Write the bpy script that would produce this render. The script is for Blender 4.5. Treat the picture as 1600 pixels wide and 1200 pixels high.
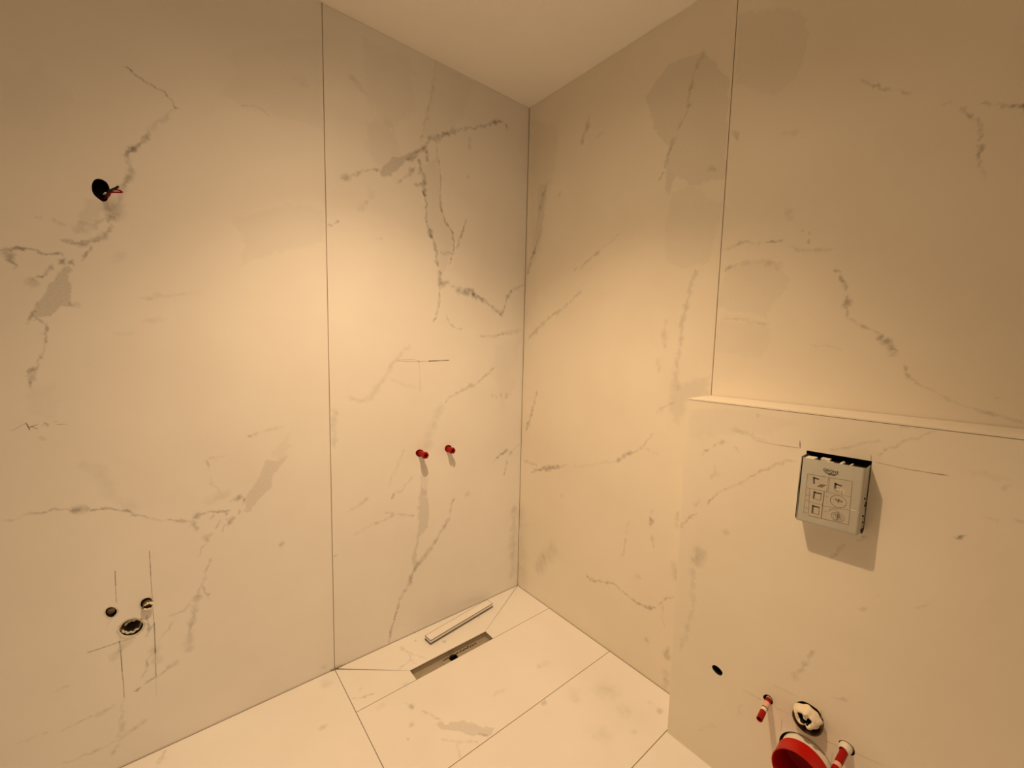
import bpy, bmesh, math, random
import numpy as np
from mathutils import Vector, Matrix
from mathutils.geometry import delaunay_2d_cdt

for o in list(bpy.data.objects):
    bpy.data.objects.remove(o)
S = bpy.context.scene
COL = S.collection

# ------------------------------------------------------------------ camera
FOCAL, YAW, PITCH, ROLL = 646.135, 0.88096, -0.09389, 0.02255
CAM = (-1.45967, -1.67936, 1.35229)
H = 2.5526          # ceiling height
D = 0.1599          # depth of the cistern boxing
HB = 1.1924         # its height
SEAM = -0.9919      # panel joint on the left wall
SEAM_R = -1.0106    # panel joint on the right wall, end of the boxing
fw = Vector((math.cos(PITCH) * math.cos(YAW), math.cos(PITCH) * math.sin(YAW), math.sin(PITCH)))
r0 = Vector((math.sin(YAW), -math.cos(YAW), 0))
u0 = r0.cross(fw)
rt = math.cos(ROLL) * r0 + math.sin(ROLL) * u0
up = -math.sin(ROLL) * r0 + math.cos(ROLL) * u0
cd = bpy.data.cameras.new('camera')
cam = bpy.data.objects.new('camera', cd)
COL.objects.link(cam)
cd.sensor_fit = 'HORIZONTAL'
cd.sensor_width = 36.0
cd.lens = FOCAL * 36.0 / 1600.0
cd.clip_start = 0.01
cam.matrix_world = Matrix(((rt.x, up.x, -fw.x, CAM[0]), (rt.y, up.y, -fw.y, CAM[1]),
                           (rt.z, up.z, -fw.z, CAM[2]), (0, 0, 0, 1)))
S.camera = cam

# ------------------------------------------------------------------ light and exposure
world = bpy.data.worlds.new('world')
S.world = world
world.use_nodes = True
world.node_tree.nodes['Background'].inputs[0].default_value = (0, 0, 0, 1)
world.node_tree.nodes['Background'].inputs[1].default_value = 0.0


def downlight(loc, power, colour, size, blend, radius, aim=(0, 0, -1)):
    ld = bpy.data.lights.new('downlight', 'SPOT')
    ld.energy = power
    ld.color = colour
    ld.spot_size = math.radians(size)
    ld.spot_blend = blend
    ld.shadow_soft_size = radius
    lo = bpy.data.objects.new('downlight', ld)
    lo.location = loc
    lo.rotation_euler = Vector(aim).to_track_quat('-Z', 'Y').to_euler()
    COL.objects.link(lo)


LAMP = (-1.04, -0.95, H - 0.012)
WARM = (1.0, 0.665, 0.362)
downlight(LAMP, 107, WARM, 100, 1.0, 0.016, (0.12, 0.12, -1))     # ceiling spot: its main beam
downlight(LAMP, 27, WARM, 115, 1.0, 0.016, (0.0, 0.25, -1))       # and its wider spill towards the shower wall
al = bpy.data.lights.new('added_fill', 'AREA')                  # dim unseen disc of fill light added to lift ceiling and upper walls
al.shape = 'DISK'
al.size = 0.5
al.energy = 3.5
al.color = WARM
al.spread = math.radians(140)
ao = bpy.data.objects.new('added_fill', al)
ao.location = (-1.0, -0.95, H - 0.06)
ao.rotation_euler = Vector((0.15, 0.25, -1)).to_track_quat('-Z', 'Y').to_euler()
COL.objects.link(ao)
S.view_settings.view_transform = 'Standard'
S.view_settings.look = 'None'
S.view_settings.gamma = 1.0
S.view_settings.use_curve_mapping = False
S.view_settings.exposure = 0.0
S.cycles.max_bounces = 12
S.cycles.diffuse_bounces = 12


# ------------------------------------------------------------------ materials
def new_mat(name):
    m = bpy.data.materials.new(name)
    m.use_nodes = True
    nt = m.node_tree
    return m, nt, nt.nodes['Principled BSDF']


def plain(name, colour, rough=0.5, metal=0.0, var=0.06, scale=40.0, bump=0.0, spec=0.5, bscale=None):
    m, nt, b = new_mat(name)
    tc = nt.nodes.new('ShaderNodeTexCoord')
    n = nt.nodes.new('ShaderNodeTexNoise')
    n.inputs['Scale'].default_value = scale
    n.inputs['Detail'].default_value = 4
    nt.links.new(tc.outputs['Object'], n.inputs['Vector'])
    r = nt.nodes.new('ShaderNodeMix')
    r.data_type = 'RGBA'
    r.inputs['A'].default_value = (*[c * (1 - var) for c in colour], 1)
    r.inputs['B'].default_value = (*[min(1, c * (1 + var)) for c in colour], 1)
    nt.links.new(n.outputs['Fac'], r.inputs['Factor'])
    nt.links.new(r.outputs['Result'], b.inputs['Base Color'])
    b.inputs['Roughness'].default_value = rough
    b.inputs['Metallic'].default_value = metal
    b.inputs['Specular IOR Level'].default_value = spec
    if bump:
        bp = nt.nodes.new('ShaderNodeBump')
        bp.inputs['Strength'].default_value = bump
        bp.inputs['Distance'].default_value = 0.004
        n2 = nt.nodes.new('ShaderNodeTexNoise')
        n2.inputs['Scale'].default_value = bscale or scale * 2
        nt.links.new(tc.outputs['Object'], n2.inputs['Vector'])
        nt.links.new(n2.outputs['Fac'], bp.inputs['Height'])
        nt.links.new(bp.outputs['Normal'], b.inputs['Normal'])
    return m


def marble(name, lo, hi):
    m, nt, b = new_mat(name)
    L = nt.links.new
    geo = nt.nodes.new('ShaderNodeNewGeometry')
    att = nt.nodes.new('ShaderNodeAttribute')
    att.attribute_name = 'vein'
    big = nt.nodes.new('ShaderNodeTexNoise')
    big.inputs['Scale'].default_value = 1.7
    big.inputs['Detail'].default_value = 5
    big.inputs['Roughness'].default_value = 0.55
    L(geo.outputs['Position'], big.inputs['Vector'])
    ramp = nt.nodes.new('ShaderNodeValToRGB')
    ramp.color_ramp.elements[0].position = 0.3
    ramp.color_ramp.elements[0].color = (*lo, 1)
    ramp.color_ramp.elements[1].position = 0.7
    ramp.color_ramp.elements[1].color = (*hi, 1)
    L(big.outputs['Fac'], ramp.inputs['Fac'])
    fine = nt.nodes.new('ShaderNodeTexNoise')
    fine.inputs['Scale'].default_value = 190
    fine.inputs['Detail'].default_value = 3
    L(geo.outputs['Position'], fine.inputs['Vector'])
    mr = nt.nodes.new('ShaderNodeMapRange')
    mr.inputs['From Min'].default_value = 0.3
    mr.inputs['From Max'].default_value = 0.7
    mr.inputs['To Min'].default_value = 0.72
    mr.inputs['To Max'].default_value = 1.22
    L(fine.outputs['Fac'], mr.inputs['Value'])
    mul = nt.nodes.new('ShaderNodeMath')
    mul.operation = 'MULTIPLY'
    mul.use_clamp = True
    L(att.outputs['Fac'], mul.inputs[0])
    L(mr.outputs['Result'], mul.inputs[1])
    mix = nt.nodes.new('ShaderNodeMix')
    mix.data_type = 'RGBA'
    L(mul.outputs['Value'], mix.inputs['Factor'])
    L(ramp.outputs['Color'], mix.inputs['A'])
    mix.inputs['B'].default_value = VEIN_COL
    L(mix.outputs['Result'], b.inputs['Base Color'])
    b.inputs['Roughness'].default_value = 0.55
    b.inputs['Specular IOR Level'].default_value = 0.3
    return m


VEIN_COL = (0.10, 0.098, 0.09, 1)
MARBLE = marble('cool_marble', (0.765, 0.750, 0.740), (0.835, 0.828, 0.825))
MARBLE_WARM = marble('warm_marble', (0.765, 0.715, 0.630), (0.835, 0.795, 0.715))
GROUT = plain('grout', (0.30, 0.25, 0.19), 0.9, var=0.25, scale=60)
PLASTER = plain('white_plaster', (0.90, 0.89, 0.88), 0.85, var=0.02, scale=6, bump=0.15, bscale=220)
BARE = plain('bare_plaster', (0.60, 0.59, 0.57), 0.9, var=0.08, scale=5, bump=0.2, bscale=120)
BLACK = plain('black_plastic', (0.006, 0.006, 0.007), 0.6, var=0.3)
DARK = plain('dark_cavity', (0.012, 0.010, 0.008), 0.9, var=0.3)
RED = plain('red_plastic', (0.30, 0.0025, 0.0015), 0.45, var=0.12, spec=0.18)
ORANGE_RED = plain('bright_red_plastic', (0.47, 0.008, 0.003), 0.4, var=0.1, spec=0.22)
WHITE_PL = plain('white_plastic', (0.74, 0.70, 0.63), 0.5, var=0.08, scale=60, bump=0.1)
HOUSING = plain('housing_plastic', (0.53, 0.535, 0.49), 0.36, var=0.06, scale=25, bump=0.22, bscale=28)
PINK = plain('pale_pink_plastic', (0.70, 0.42, 0.34), 0.5, var=0.15, scale=120)
BRONZE = plain('brass', (0.30, 0.22, 0.13), 0.45, 0.7, var=0.3, scale=120)
BROWN = plain('brown_rubber', (0.055, 0.026, 0.012), 0.5, var=0.35, scale=120)
STEEL = plain('dusty_steel', (0.40, 0.355, 0.28), 0.6, 0.35, var=0.16, scale=45)
ALU = plain('brushed_metal', (0.58, 0.54, 0.46), 0.35, 0.75, var=0.1)
EDGE = plain('dark_metal', (0.16, 0.145, 0.12), 0.5, 0.5, var=0.2)
DIRT = plain('dirt', (0.05, 0.035, 0.022), 0.95, var=0.4, scale=200)
CHIP = plain('chipped_plaster', (0.70, 0.66, 0.58), 0.9, var=0.2, scale=160, bump=0.5)
INK = plain('grey_ink', (0.20, 0.185, 0.16), 0.6, var=0.1)
INK_DARK = plain('dark_ink', (0.105, 0.095, 0.08), 0.6, var=0.1)
PAPER = plain('grey_print', (0.50, 0.475, 0.42), 0.4, var=0.05)
FOAM = plain('crumpled_white_film', (0.80, 0.72, 0.58), 0.45, var=0.1, scale=90, bump=0.3)


# ------------------------------------------------------------------ object helpers
def link(name, me, m, parent=None, smooth=False):
    o = bpy.data.objects.new(name, me)
    COL.objects.link(o)
    if m is not None and not me.materials:
        me.materials.append(m)
    if smooth:
        me.polygons.foreach_set('use_smooth', [True] * len(me.polygons))
    if parent:
        o.parent = parent
        o.matrix_parent_inverse = Matrix.Translation(-parent.location)
    return o


def thing(name, label, cat, loc, group=None):
    o = bpy.data.objects.new(name, None)
    o.empty_display_size = 0.05
    o.location = loc
    COL.objects.link(o)
    o['label'] = label
    o['category'] = cat
    if group:
        o['group'] = group
    return o


def tag(o, label, cat, kind=None):
    o['label'] = label
    o['category'] = cat
    if kind:
        o['kind'] = kind
    return o


def bm_obj(name, bm, m, parent=None, smooth=False):
    bmesh.ops.recalc_face_normals(bm, faces=bm.faces)
    me = bpy.data.meshes.new(name)
    bm.to_mesh(me)
    bm.free()
    return link(name, me, m, parent, smooth)


def add_box(bm, lo, hi, bevel=0.0):
    c = [(a + b) / 2 for a, b in zip(lo, hi)]
    s = [abs(b - a) for a, b in zip(lo, hi)]
    r = bmesh.ops.create_cube(bm, size=1.0, matrix=Matrix.Translation(c) @ Matrix.Diagonal((*s, 1)))
    if bevel:
        es = list({e for v in r['verts'] for e in v.link_edges})
        bmesh.ops.bevel(bm, geom=es, offset=bevel, segments=3, profile=0.6, affect='EDGES')


def add_lathe(bm, origin, axis, prof, n=40, wob=None):
    """profile [(radius, distance along axis)] turned about the axis; radius 0 closes to a point"""
    a = Vector(axis).normalized()
    x = a.orthogonal().normalized()
    if abs(a.z) < 0.9:
        x = Vector((0, 0, 1)).cross(a).normalized()
    y = a.cross(x)
    o = Vector(origin)
    rings = []
    for i, (r, t) in enumerate(prof):
        if r <= 1e-6:
            rings.append([bm.verts.new(o + a * t)])
        else:
            ring = []
            for k in range(n):
                th = 2 * math.pi * k / n
                rr = r * (1 + (wob(th, i) if wob else 0))
                ring.append(bm.verts.new(o + a * t + x * (rr * math.cos(th)) + y * (rr * math.sin(th))))
            rings.append(ring)
    for A, B in zip(rings, rings[1:]):
        if len(A) == 1 and len(B) == 1:
            continue
        for k in range(n):
            k2 = (k + 1) % n
            if len(A) == 1:
                bm.faces.new((A[0], B[k], B[k2]))
            elif len(B) == 1:
                bm.faces.new((A[k], A[k2], B[0]))
            else:
                bm.faces.new((A[k], A[k2], B[k2], B[k]))


def lathe(name, origin, axis, prof, m, parent=None, n=40, wob=None, smooth=True):
    bm = bmesh.new()
    add_lathe(bm, origin, axis, prof, n, wob)
    o = bm_obj(name, bm, m, parent, False)
    if smooth:
        o.data.set_sharp_from_angle(angle=math.radians(40))
        o.data.polygons.foreach_set('use_smooth', [True] * len(o.data.polygons))
        o.data.set_sharp_from_angle(angle=math.radians(40))
    return o


def tube(name, pts, r, m, parent, n=10):
    P = [Vector(p) for p in pts]
    # Catmull-Rom
    Q = []
    for i in range(len(P) - 1):
        a, b, c, d = P[max(i - 1, 0)], P[i], P[i + 1], P[min(i + 2, len(P) - 1)]
        for k in range(6):
            t = k / 6
            Q.append(0.5 * ((2 * b) + (c - a) * t + (2 * a - 5 * b + 4 * c - d) * t * t + (3 * b - a - 3 * c + d) * t ** 3))
    Q.append(P[-1])
    bm = bmesh.new()
    prev = None
    nrm = Vector((0.1, 0.2, 1))
    for i, q in enumerate(Q):
        tg = (Q[min(i + 1, len(Q) - 1)] - Q[max(i - 1, 0)]).normalized()
        nrm = (nrm - tg * nrm.dot(tg)).normalized()
        bi = tg.cross(nrm)
        ring = [bm.verts.new(q + (nrm * math.cos(2 * math.pi * k / n) + bi * math.sin(2 * math.pi * k / n)) * r) for k in range(n)]
        if prev:
            for k in range(n):
                bm.faces.new((prev[k], prev[(k + 1) % n], ring[(k + 1) % n], ring[k]))
        else:
            bm.faces.new(ring[::-1])
        prev = ring
    bm.faces.new(prev)
    return bm_obj(name, bm, m, parent, True)


# ------------------------------------------------------------------ the stone's veins, in millimetres on each surface
VEINS = (
'l L 32 4.0 -1520 2120 -1514 2107 -1491 2097 -1480 2089 -1464 2085 -1441 2078 -1425 2060 -1418 2043 -1408 2047',
'l L 16 9.8 -1419 2041 -1444 2006 -1469 1973 -1487 1949',
'l L 42 6.3 -1483 1959 -1487 1938 -1500 1925 -1511 1902 -1523 1888 -1531 1883 -1535 1872 -1531 1857',
'l L 28 9.6 -1484 1939 -1499 1916',
'l L 30 10.9 -1532 1867 -1527 1840 -1526 1823 -1538 1804 -1548 1780 -1551 1752 -1560 1732',
'l L 26 18.5 -1556 1744 -1569 1709 -1579 1682',
'l L 50 4.6 -1581 1689 -1584 1674',
'l L 30 9.0 -1578 1672 -1577 1665 -1588 1645 -1600 1629 -1621 1618 -1639 1606 -1658 1610 -1675 1608',
'l L 45 4.4 -1675 1610 -1664 1602 -1651 1609 -1639 1606 -1623 1614',
'l L 33 5.2 -1621 1607 -1627 1585 -1641 1562',
'l L 36 4.8 -1792 1561 -1766 1573 -1737 1576 -1715 1568 -1699 1569 -1682 1570 -1671 1563',
'l L 26 9.3 -1780 1562 -1770 1547 -1767 1521',
'l L 36 5.8 -1674 1561 -1682 1549',
'l L 36 5.6 -1698 1542 -1708 1522 -1728 1503',
'l L 22 12.4 -1728 1499 -1743 1484',
'l L 16 9.0 -1643 1662 -1621 1663 -1603 1670 -1583 1690',
'l L 18 11.8 -1650 1634 -1642 1647 -1632 1640 -1619 1651 -1605 1668',
'l L 20 7.1 -1691 1661 -1682 1654 -1663 1655',
'l L 12 5.5 -1723 1664 -1710 1666',
'p L 12 11.9 -1627 1738 -1605 1733 -1593 1713 -1605 1675 -1621 1660 -1644 1659 -1634 1704',
'p L 27 4.3 -1671 1548 -1666 1534 -1668 1503 -1664 1483 -1669 1454 -1668 1433 -1683 1432 -1708 1402 -1741 1394 -1746 1397 -1732 1438 -1711 1474 -1692 1517',
'l L 35 3.5 -1753 1376 -1746 1400 -1732 1438',
'l L 30 3.5 -1751 1383 -1736 1396 -1719 1383',
'l L 30 5.8 -1671 1548 -1661 1556 -1657 1544',
'l L 18 10.3 -1670 1440 -1655 1441',
'l L 40 2.8 -1718 1380 -1720 1350 -1724 1329 -1731 1298 -1739 1270',
'l L 40 4.9 -1739 1267 -1746 1262 -1756 1253 -1756 1233 -1756 1212',
'p L 22 4.2 -1756 1253 -1741 1265 -1748 1232 -1757 1217',
'p L 5 22.9 -1758 1212 -1714 1217 -1714 1124 -1767 1136',
's L 30 2.1 -1797 1094 -1783 1104 -1770 1113',
's L 75 3.5 -1770 1115 -1764 1093',
's L 50 2.8 -1765 1101 -1748 1108',
's L 50 2.9 -1762 1104 -1750 1095',
'l L 55 3.6 -1744 1105 -1736 1110 -1731 1100',
's L 30 2.2 -1721 1110 -1711 1113',
's L 40 2.2 -1715 1104 -1693 1102',
'l L 12 8.7 -1750 1072 -1737 1062',
'l L 10 7.0 -1830 859 -1808 855 -1788 862',
'l L 26 4.4 -1788 862 -1762 861 -1738 861 -1706 857',
'l L 34 10.9 -1706 857 -1684 851 -1660 844',
'l L 38 5.7 -1663 845 -1647 843 -1626 841 -1598 829 -1574 813',
'l L 32 5.2 -1574 813 -1551 797 -1533 786',
'l L 8 5.4 -1533 786 -1494 767',
'l L 38 7.6 -1494 770 -1463 757 -1430 753 -1416 765 -1395 768',
'l L 40 6.0 -1416 765 -1385 768 -1360 764 -1341 762 -1324 762',
'p L 17 6.5 -1139 930 -1159 900 -1189 864 -1200 819 -1227 791 -1270 744 -1283 752 -1274 801 -1246 844 -1235 868 -1210 918 -1173 914',
'p L 7 13.4 -1173 914 -1195 948 -1151 980 -1124 1035 -1146 931',
'l L 38 8.2 -1323 794 -1308 797 -1287 802',
'l L 30 5.2 -1282 801 -1287 769',
'l L 40 5.1 -1332 762 -1336 744',
'l L 42 5.0 -1353 733 -1370 706',
'l L 36 5.9 -1377 692 -1397 682',
'l L 30 11.8 -1397 688 -1390 669',
'l L 42 10.3 -1316 735 -1322 727 -1332 707',
'l L 30 5.2 -1300 754 -1304 741',
'l L 28 8.6 -1427 748 -1421 713',
'l L 30 4.9 -1369 760 -1382 743',
'l L 20 5.1 -1350 691 -1337 717',
'l L 26 3.9 -1383 948 -1379 930 -1378 912',
'l L 12 6.0 -1375 890 -1366 857 -1347 826 -1334 810',
'l L 20 3.9 -1380 952 -1362 954 -1328 955',
'l L 28 5.2 -1267 1009 -1254 1015',
'l L 12 5.4 -1254 1015 -1207 1027 -1149 1037',
'l L 6 19.5 -1676 987 -1637 949 -1620 891 -1594 858 -1570 830',
'l L 8 15.9 -1397 804 -1349 818 -1322 823',
'l L 28 3.9 -1399 662 -1410 643 -1418 623',
'l L 34 6.0 -1384 610 -1395 584 -1403 564',
'l L 26 5.0 -1403 564 -1406 529 -1409 498 -1397 477 -1396 461',
'l L 20 4.9 -1411 530 -1429 478',
'l L 30 9.8 -1427 491 -1434 437 -1442 399 -1452 356',
'l L 15 15.6 -1448 374 -1460 304',
'l L 17 5.7 -1435 485 -1453 461 -1470 452 -1501 449',
'l L 14 5.6 -1489 424 -1505 406 -1533 371',
'l L 20 6.9 -1175 600 -1174 582',
'l L 20 7.6 -1484 279 -1515 268',
's L 45 2.7 -1691 412 -1658 412 -1621 414',
's L 35 2.8 -1621 414 -1583 411',
's L 60 3.5 -1620 417 -1619 364 -1619 313',
's L 40 3.2 -1619 313 -1618 265 -1619 227',
'l L 14 5.3 -1619 227 -1625 183 -1633 152',
's L 60 3.0 -1619 643 -1620 594',
's L 30 2.7 -1620 594 -1621 541',
's L 55 3.2 -1539 683 -1539 598',
's L 40 2.9 -1539 598 -1539 525 -1539 443',
's L 65 4.4 -1538 443 -1539 382 -1540 334',
's L 45 4.1 -1540 334 -1542 255',
's L 12 3.0 -1542 255 -1543 188',
'l L 40 4.6 -1545 345 -1557 325 -1563 297',
'l L 18 4.5 -1563 297 -1578 265',
'l L 40 4.5 -1553 475 -1554 420',
'l L 30 5.4 -1540 435 -1551 423 -1560 400',
'l L 22 14.7 -1539 303 -1540 360',
'l L 26 5.6 -1486 280 -1512 264 -1542 255 -1570 243',
'l L 40 7.2 -1579 240 -1593 234',
'l L 22 12.0 -1632 366 -1619 394',
'l L 26 4.1 -1755 196 -1723 203 -1702 203',
'l L 14 6.8 -1702 203 -1680 206 -1640 217',
'l L 20 4.7 -1791 213 -1779 209',
'l L 10 6.0 -1835 213 -1801 211',
'l L 20 5.0 -1760 97 -1729 90 -1702 85 -1674 92 -1646 95',
'l L 12 7.2 -1646 95 -1608 106 -1569 123',
'l L 22 7.0 -1632 156 -1632 126 -1635 101',
'l L 18 7.0 -1637 85 -1650 67 -1656 54',
'l L 14 3.9 -1760 325 -1745 328 -1729 330',
'p L 13 8.7 -1624 459 -1583 424 -1590 399 -1610 387 -1625 401',
'l L 14 6.7 -1644 476 -1634 497',
'p L 5 19.5 -1277 2247 -1237 2298 -1001 2429 -998 2126 -1070 2123 -1170 2110 -1243 2116 -1308 2127 -1254 2212',
'l L 12 5.8 -1250 2113 -1203 2124 -1170 2105',
'l L 8 18.8 -1087 2269 -1047 2256',
'p L 6 18.6 -1287 1749 -1077 1842 -1004 1831 -1001 1716 -1222 1631 -1278 1585 -1250 1674',
'p L 4 15.9 -1762 1994 -1695 2052 -1629 1982 -1704 1891 -1770 1869',
'l L 14 6.7 -1526 1465 -1494 1471',
'l L 8 8.7 -1494 1471 -1454 1479 -1384 1499',
'l L 8 8.5 -1523 1399 -1466 1409',
'l L 6 8.1 -1592 1358 -1539 1362',
'l L 9 14.1 -1579 1568 -1556 1589',
'l L 20 13.0 -1021 27 -1048 38',
'l L 32 11.8 -937 1964 -913 1975 -892 1986',
'l L 30 6.1 -892 1986 -870 2003 -834 2022 -783 2039',
'p L 32 8.0 -783 2039 -726 2102 -679 2123 -618 2164 -585 2190 -606 2168 -636 2131 -679 2095 -737 2026 -762 2018 -780 2015',
'l L 35 10.9 -667 2109 -618 2141',
'l L 35 8.3 -641 2134 -606 2168 -585 2187 -567 2211',
'l L 42 14.6 -567 2216 -549 2233 -502 2258 -460 2285 -404 2317',
'l L 26 7.9 -404 2317 -356 2339 -299 2363 -236 2396',
'l L 45 10.0 -237 2399 -218 2414 -172 2429',
'l L 25 6.8 -172 2429 -148 2423 -139 2405',
'l L 40 11.3 -585 2185 -576 2167 -573 2131',
'l L 38 8.4 -618 2128 -606 2100 -606 2085 -588 2066 -588 2027',
'l L 48 8.5 -588 2027 -585 1990 -578 1946',
'l L 38 7.2 -578 1946 -578 1882 -566 1849',
'l L 48 11.7 -566 1854 -547 1814',
'l L 42 8.9 -547 1814 -531 1776 -527 1729 -521 1696',
'l L 52 13.7 -514 1675 -507 1630 -507 1596',
'l L 34 6.1 -510 1587 -513 1561 -519 1507',
'l L 42 6.7 -519 1507 -529 1474 -539 1445',
'l L 32 9.6 -630 2089 -653 2062 -668 2042',
'l L 20 8.0 -673 2051 -690 2026 -715 2005',
'l L 36 8.4 -636 2017 -603 2031 -591 2018',
'l L 25 8.4 -606 2085 -621 2055',
'l L 24 5.8 -530 2210 -527 2163 -517 2136 -510 2076 -510 2008',
'l L 32 6.6 -510 2008 -503 1949 -486 1900 -449 1865',
'l L 36 6.8 -449 1865 -439 1825 -438 1785 -455 1734 -458 1710',
'p L 9 11.8 -606 2095 -527 2163 -510 2076 -503 1949 -439 1825 -468 1720 -507 1630 -531 1776 -578 1882 -585 1990',
'l L 42 7.0 -374 1931 -381 1898',
'l L 40 7.6 -381 1898 -405 1839 -421 1790',
'l L 20 9.2 -505 1760 -475 1759 -435 1768',
'l L 12 9.4 -359 2302 -358 2240',
'l L 18 9.5 -367 2133 -366 2116',
'l L 36 15.4 -504 1613 -477 1634 -460 1627',
'l L 20 6.3 -460 1618 -426 1613',
'l L 42 16.0 -419 1602 -402 1598',
'l L 55 14.7 -391 1593 -362 1599 -344 1610',
'l L 50 11.8 -344 1610 -311 1579 -284 1576 -261 1562',
'l L 40 10.0 -261 1565 -209 1535 -156 1507 -148 1494',
'l L 34 8.1 -156 1510 -136 1540 -121 1590 -88 1632',
'l L 14 7.6 -88 1632 -6 1670',
'l L 20 6.4 -473 1481 -462 1449 -424 1424 -389 1423',
'l L 22 9.0 -288 1393 -190 1396 -103 1412',
'l L 10 11.5 -103 1412 -12 1432',
's L 22 5.3 -718 1274 -642 1270 -557 1272',
's L 62 6.9 -563 1272 -457 1275',
's L 15 4.7 -718 1279 -614 1273 -607 1135',
'l L 12 14.2 -657 1340 -692 1306 -718 1282',
'l L 16 11.0 -718 1282 -744 1247 -773 1199 -798 1167',
'l L 14 13.1 -798 1167 -830 1124 -870 1110 -926 1135',
'l L 6 8.7 -744 1198 -669 1167 -595 1152',
'l L 26 7.8 -195 1234 -242 1200 -296 1163',
'l L 20 9.3 -296 1163 -381 1129 -456 1100 -483 1074',
'l L 9 25.2 -496 1063 -530 1003 -569 921',
'p L 6 45.2 -185 1348 -28 1384 -39 1146 -135 1015 -203 1250',
'l L 22 7.3 -204 1104 -199 1074',
'l L 16 7.4 -183 1102 -179 1076',
'l L 16 7.5 -150 1104 -145 1077',
'l L 16 7.6 -112 1102 -107 1071',
'l L 15 9.9 -980 1083 -959 1063',
'l L 28 5.1 -989 1781 -970 1789',
'l L 36 6.6 -963 1793 -947 1808',
'l L 14 10.4 -803 1769 -774 1769',
'l L 10 14.9 -871 1859 -807 1947',
'p L 8 35.4 -830 2205 -739 2248 -698 2125 -772 2049 -839 2095',
'l L 14 8.4 -532 2552 -553 2429 -583 2289 -606 2199',
'p L 5 14.5 -526 2555 -341 2543 -408 2349 -597 2207 -568 2346',
'l L 10 11.8 -894 2347 -836 2301',
'p L 5 22.8 -851 2497 -656 2512 -627 2325 -739 2199 -829 2276',
'p L 20 9.5 -600 698 -571 661 -561 592 -561 539 -567 494 -603 461 -619 413 -622 361 -606 334 -635 304 -648 370 -629 407 -616 471 -613 586 -613 671',
'p L 10 9.4 -600 752 -565 727 -571 655 -610 664',
'l L 30 8.2 -422 607 -440 569',
'l L 20 8.2 -440 563 -443 515',
'l L 26 11.4 -443 515 -495 455 -540 395 -580 354 -622 327 -635 298',
'l L 32 10.9 -635 304 -645 288 -657 253 -692 213',
'l L 40 8.6 -692 213 -717 159 -735 93',
'l L 32 7.6 -735 93 -751 47 -760 5',
'l L 30 6.4 -730 696 -741 666',
'l L 12 6.6 -730 696 -697 700 -629 761',
'l L 22 6.4 -819 580 -771 584 -742 594 -727 599',
'l L 18 6.5 -776 620 -727 599 -629 565',
'l L 10 8.2 -906 553 -860 568 -819 580',
'l L 10 8.7 -681 883 -717 809 -759 730',
'l L 10 28.2 -575 880 -562 908 -549 936',
'l L 38 8.4 -191 738 -167 764 -90 794',
'l L 34 10.3 -89 759 -64 787',
'l L 24 8.6 -113 658 -101 701 -98 743',
'l L 14 8.0 -64 787 -10 818',
'l L 16 14.2 -355 599 -340 609',
'l L 30 5.7 -986 484 -973 491',
'l L 12 29.0 -41 475 -39 255 -43 69',
'l L 14 20.4 -50 463 -49 433',
'l L 16 8.1 -925 657 -886 675 -845 698',
'l L 12 12.4 -978 1085 -978 932',
'l R 22 11.1 -402 2359 -393 2317 -369 2286 -355 2249',
'l R 14 9.1 -483 2263 -439 2250',
'p R 13 9.5 -775 2395 -722 2356 -678 2318 -713 2243 -733 2177 -782 2114 -794 2097 -785 2022 -829 1984 -888 1934 -1010 1925 -1001 2240 -907 2373',
'l R 16 8.9 -903 2369 -887 2337 -873 2302',
'l R 26 11.3 -873 2302 -862 2258',
'l R 20 9.3 -862 2258 -859 2199 -823 2144',
'l R 26 9.7 -815 2123 -802 2089 -790 2063 -785 2026',
'l R 22 7.5 -781 2014 -756 1984',
'p R 16 7.3 -785 2026 -829 1984 -815 1954 -805 1920 -793 1936',
'l R 15 8.7 -945 1970 -978 1962',
'p R 8 30.0 -25 2491 -210 2380 -201 2202 -140 2076 -114 1834 -36 1736',
'l R 30 10.0 -16 1725 -43 1793 -75 1853',
'l R 14 7.7 -75 1853 -123 1951',
'l R 20 15.1 -142 2145 -117 2081 -93 1994',
'p R 10 15.4 -87 2151 -142 2136 -119 1927 -94 1850 -43 1797 -75 1967',
'l R 20 11.9 -40 1388 -107 1438 -180 1484',
'l R 34 9.6 -180 1484 -223 1510 -274 1526',
'l R 18 6.9 -274 1526 -330 1565 -391 1604',
'l R 16 8.4 -340 1699 -378 1718',
'l R 20 7.7 -379 1703 -423 1734 -499 1773',
'l R 10 5.9 -499 1773 -593 1822',
'l R 18 10.6 -236 2087 -233 2059',
'l R 16 11.9 -924 1636 -908 1549 -887 1451 -888 1360',
'l R 12 14.8 -884 1352 -873 1244 -884 1197',
'l R 13 10.2 -825 1463 -818 1412 -822 1351',
'l R 11 10.4 -794 1313 -806 1259',
'p R 6 14.1 -817 1930 -799 1796 -806 1689 -860 1646 -973 1654 -1004 1840 -890 1933',
'p R 12 28.9 -852 1208 -995 1258 -1004 1195 -925 1168 -897 1068 -857 1121',
'l R 14 7.7 -802 1098 -830 1127 -879 1150',
'l R 14 14.9 -870 1244 -888 1202',
'l R 28 10.9 -38 891 -67 962 -85 1016',
'l R 22 8.2 -85 1016 -115 1117',
'l R 20 10.1 -29 727 -136 721',
'l R 38 13.8 -127 701 -171 719 -231 737 -293 756',
'l R 20 10.4 -88 674 -137 707',
'l R 16 7.4 -293 756 -343 781',
'l R 8 8.2 -385 779 -514 823 -624 863',
'l R 34 7.5 -624 863 -649 883 -674 903',
'l R 30 8.6 -674 903 -704 923 -736 938',
'l R 16 6.0 -736 938 -766 978 -798 1016',
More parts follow.
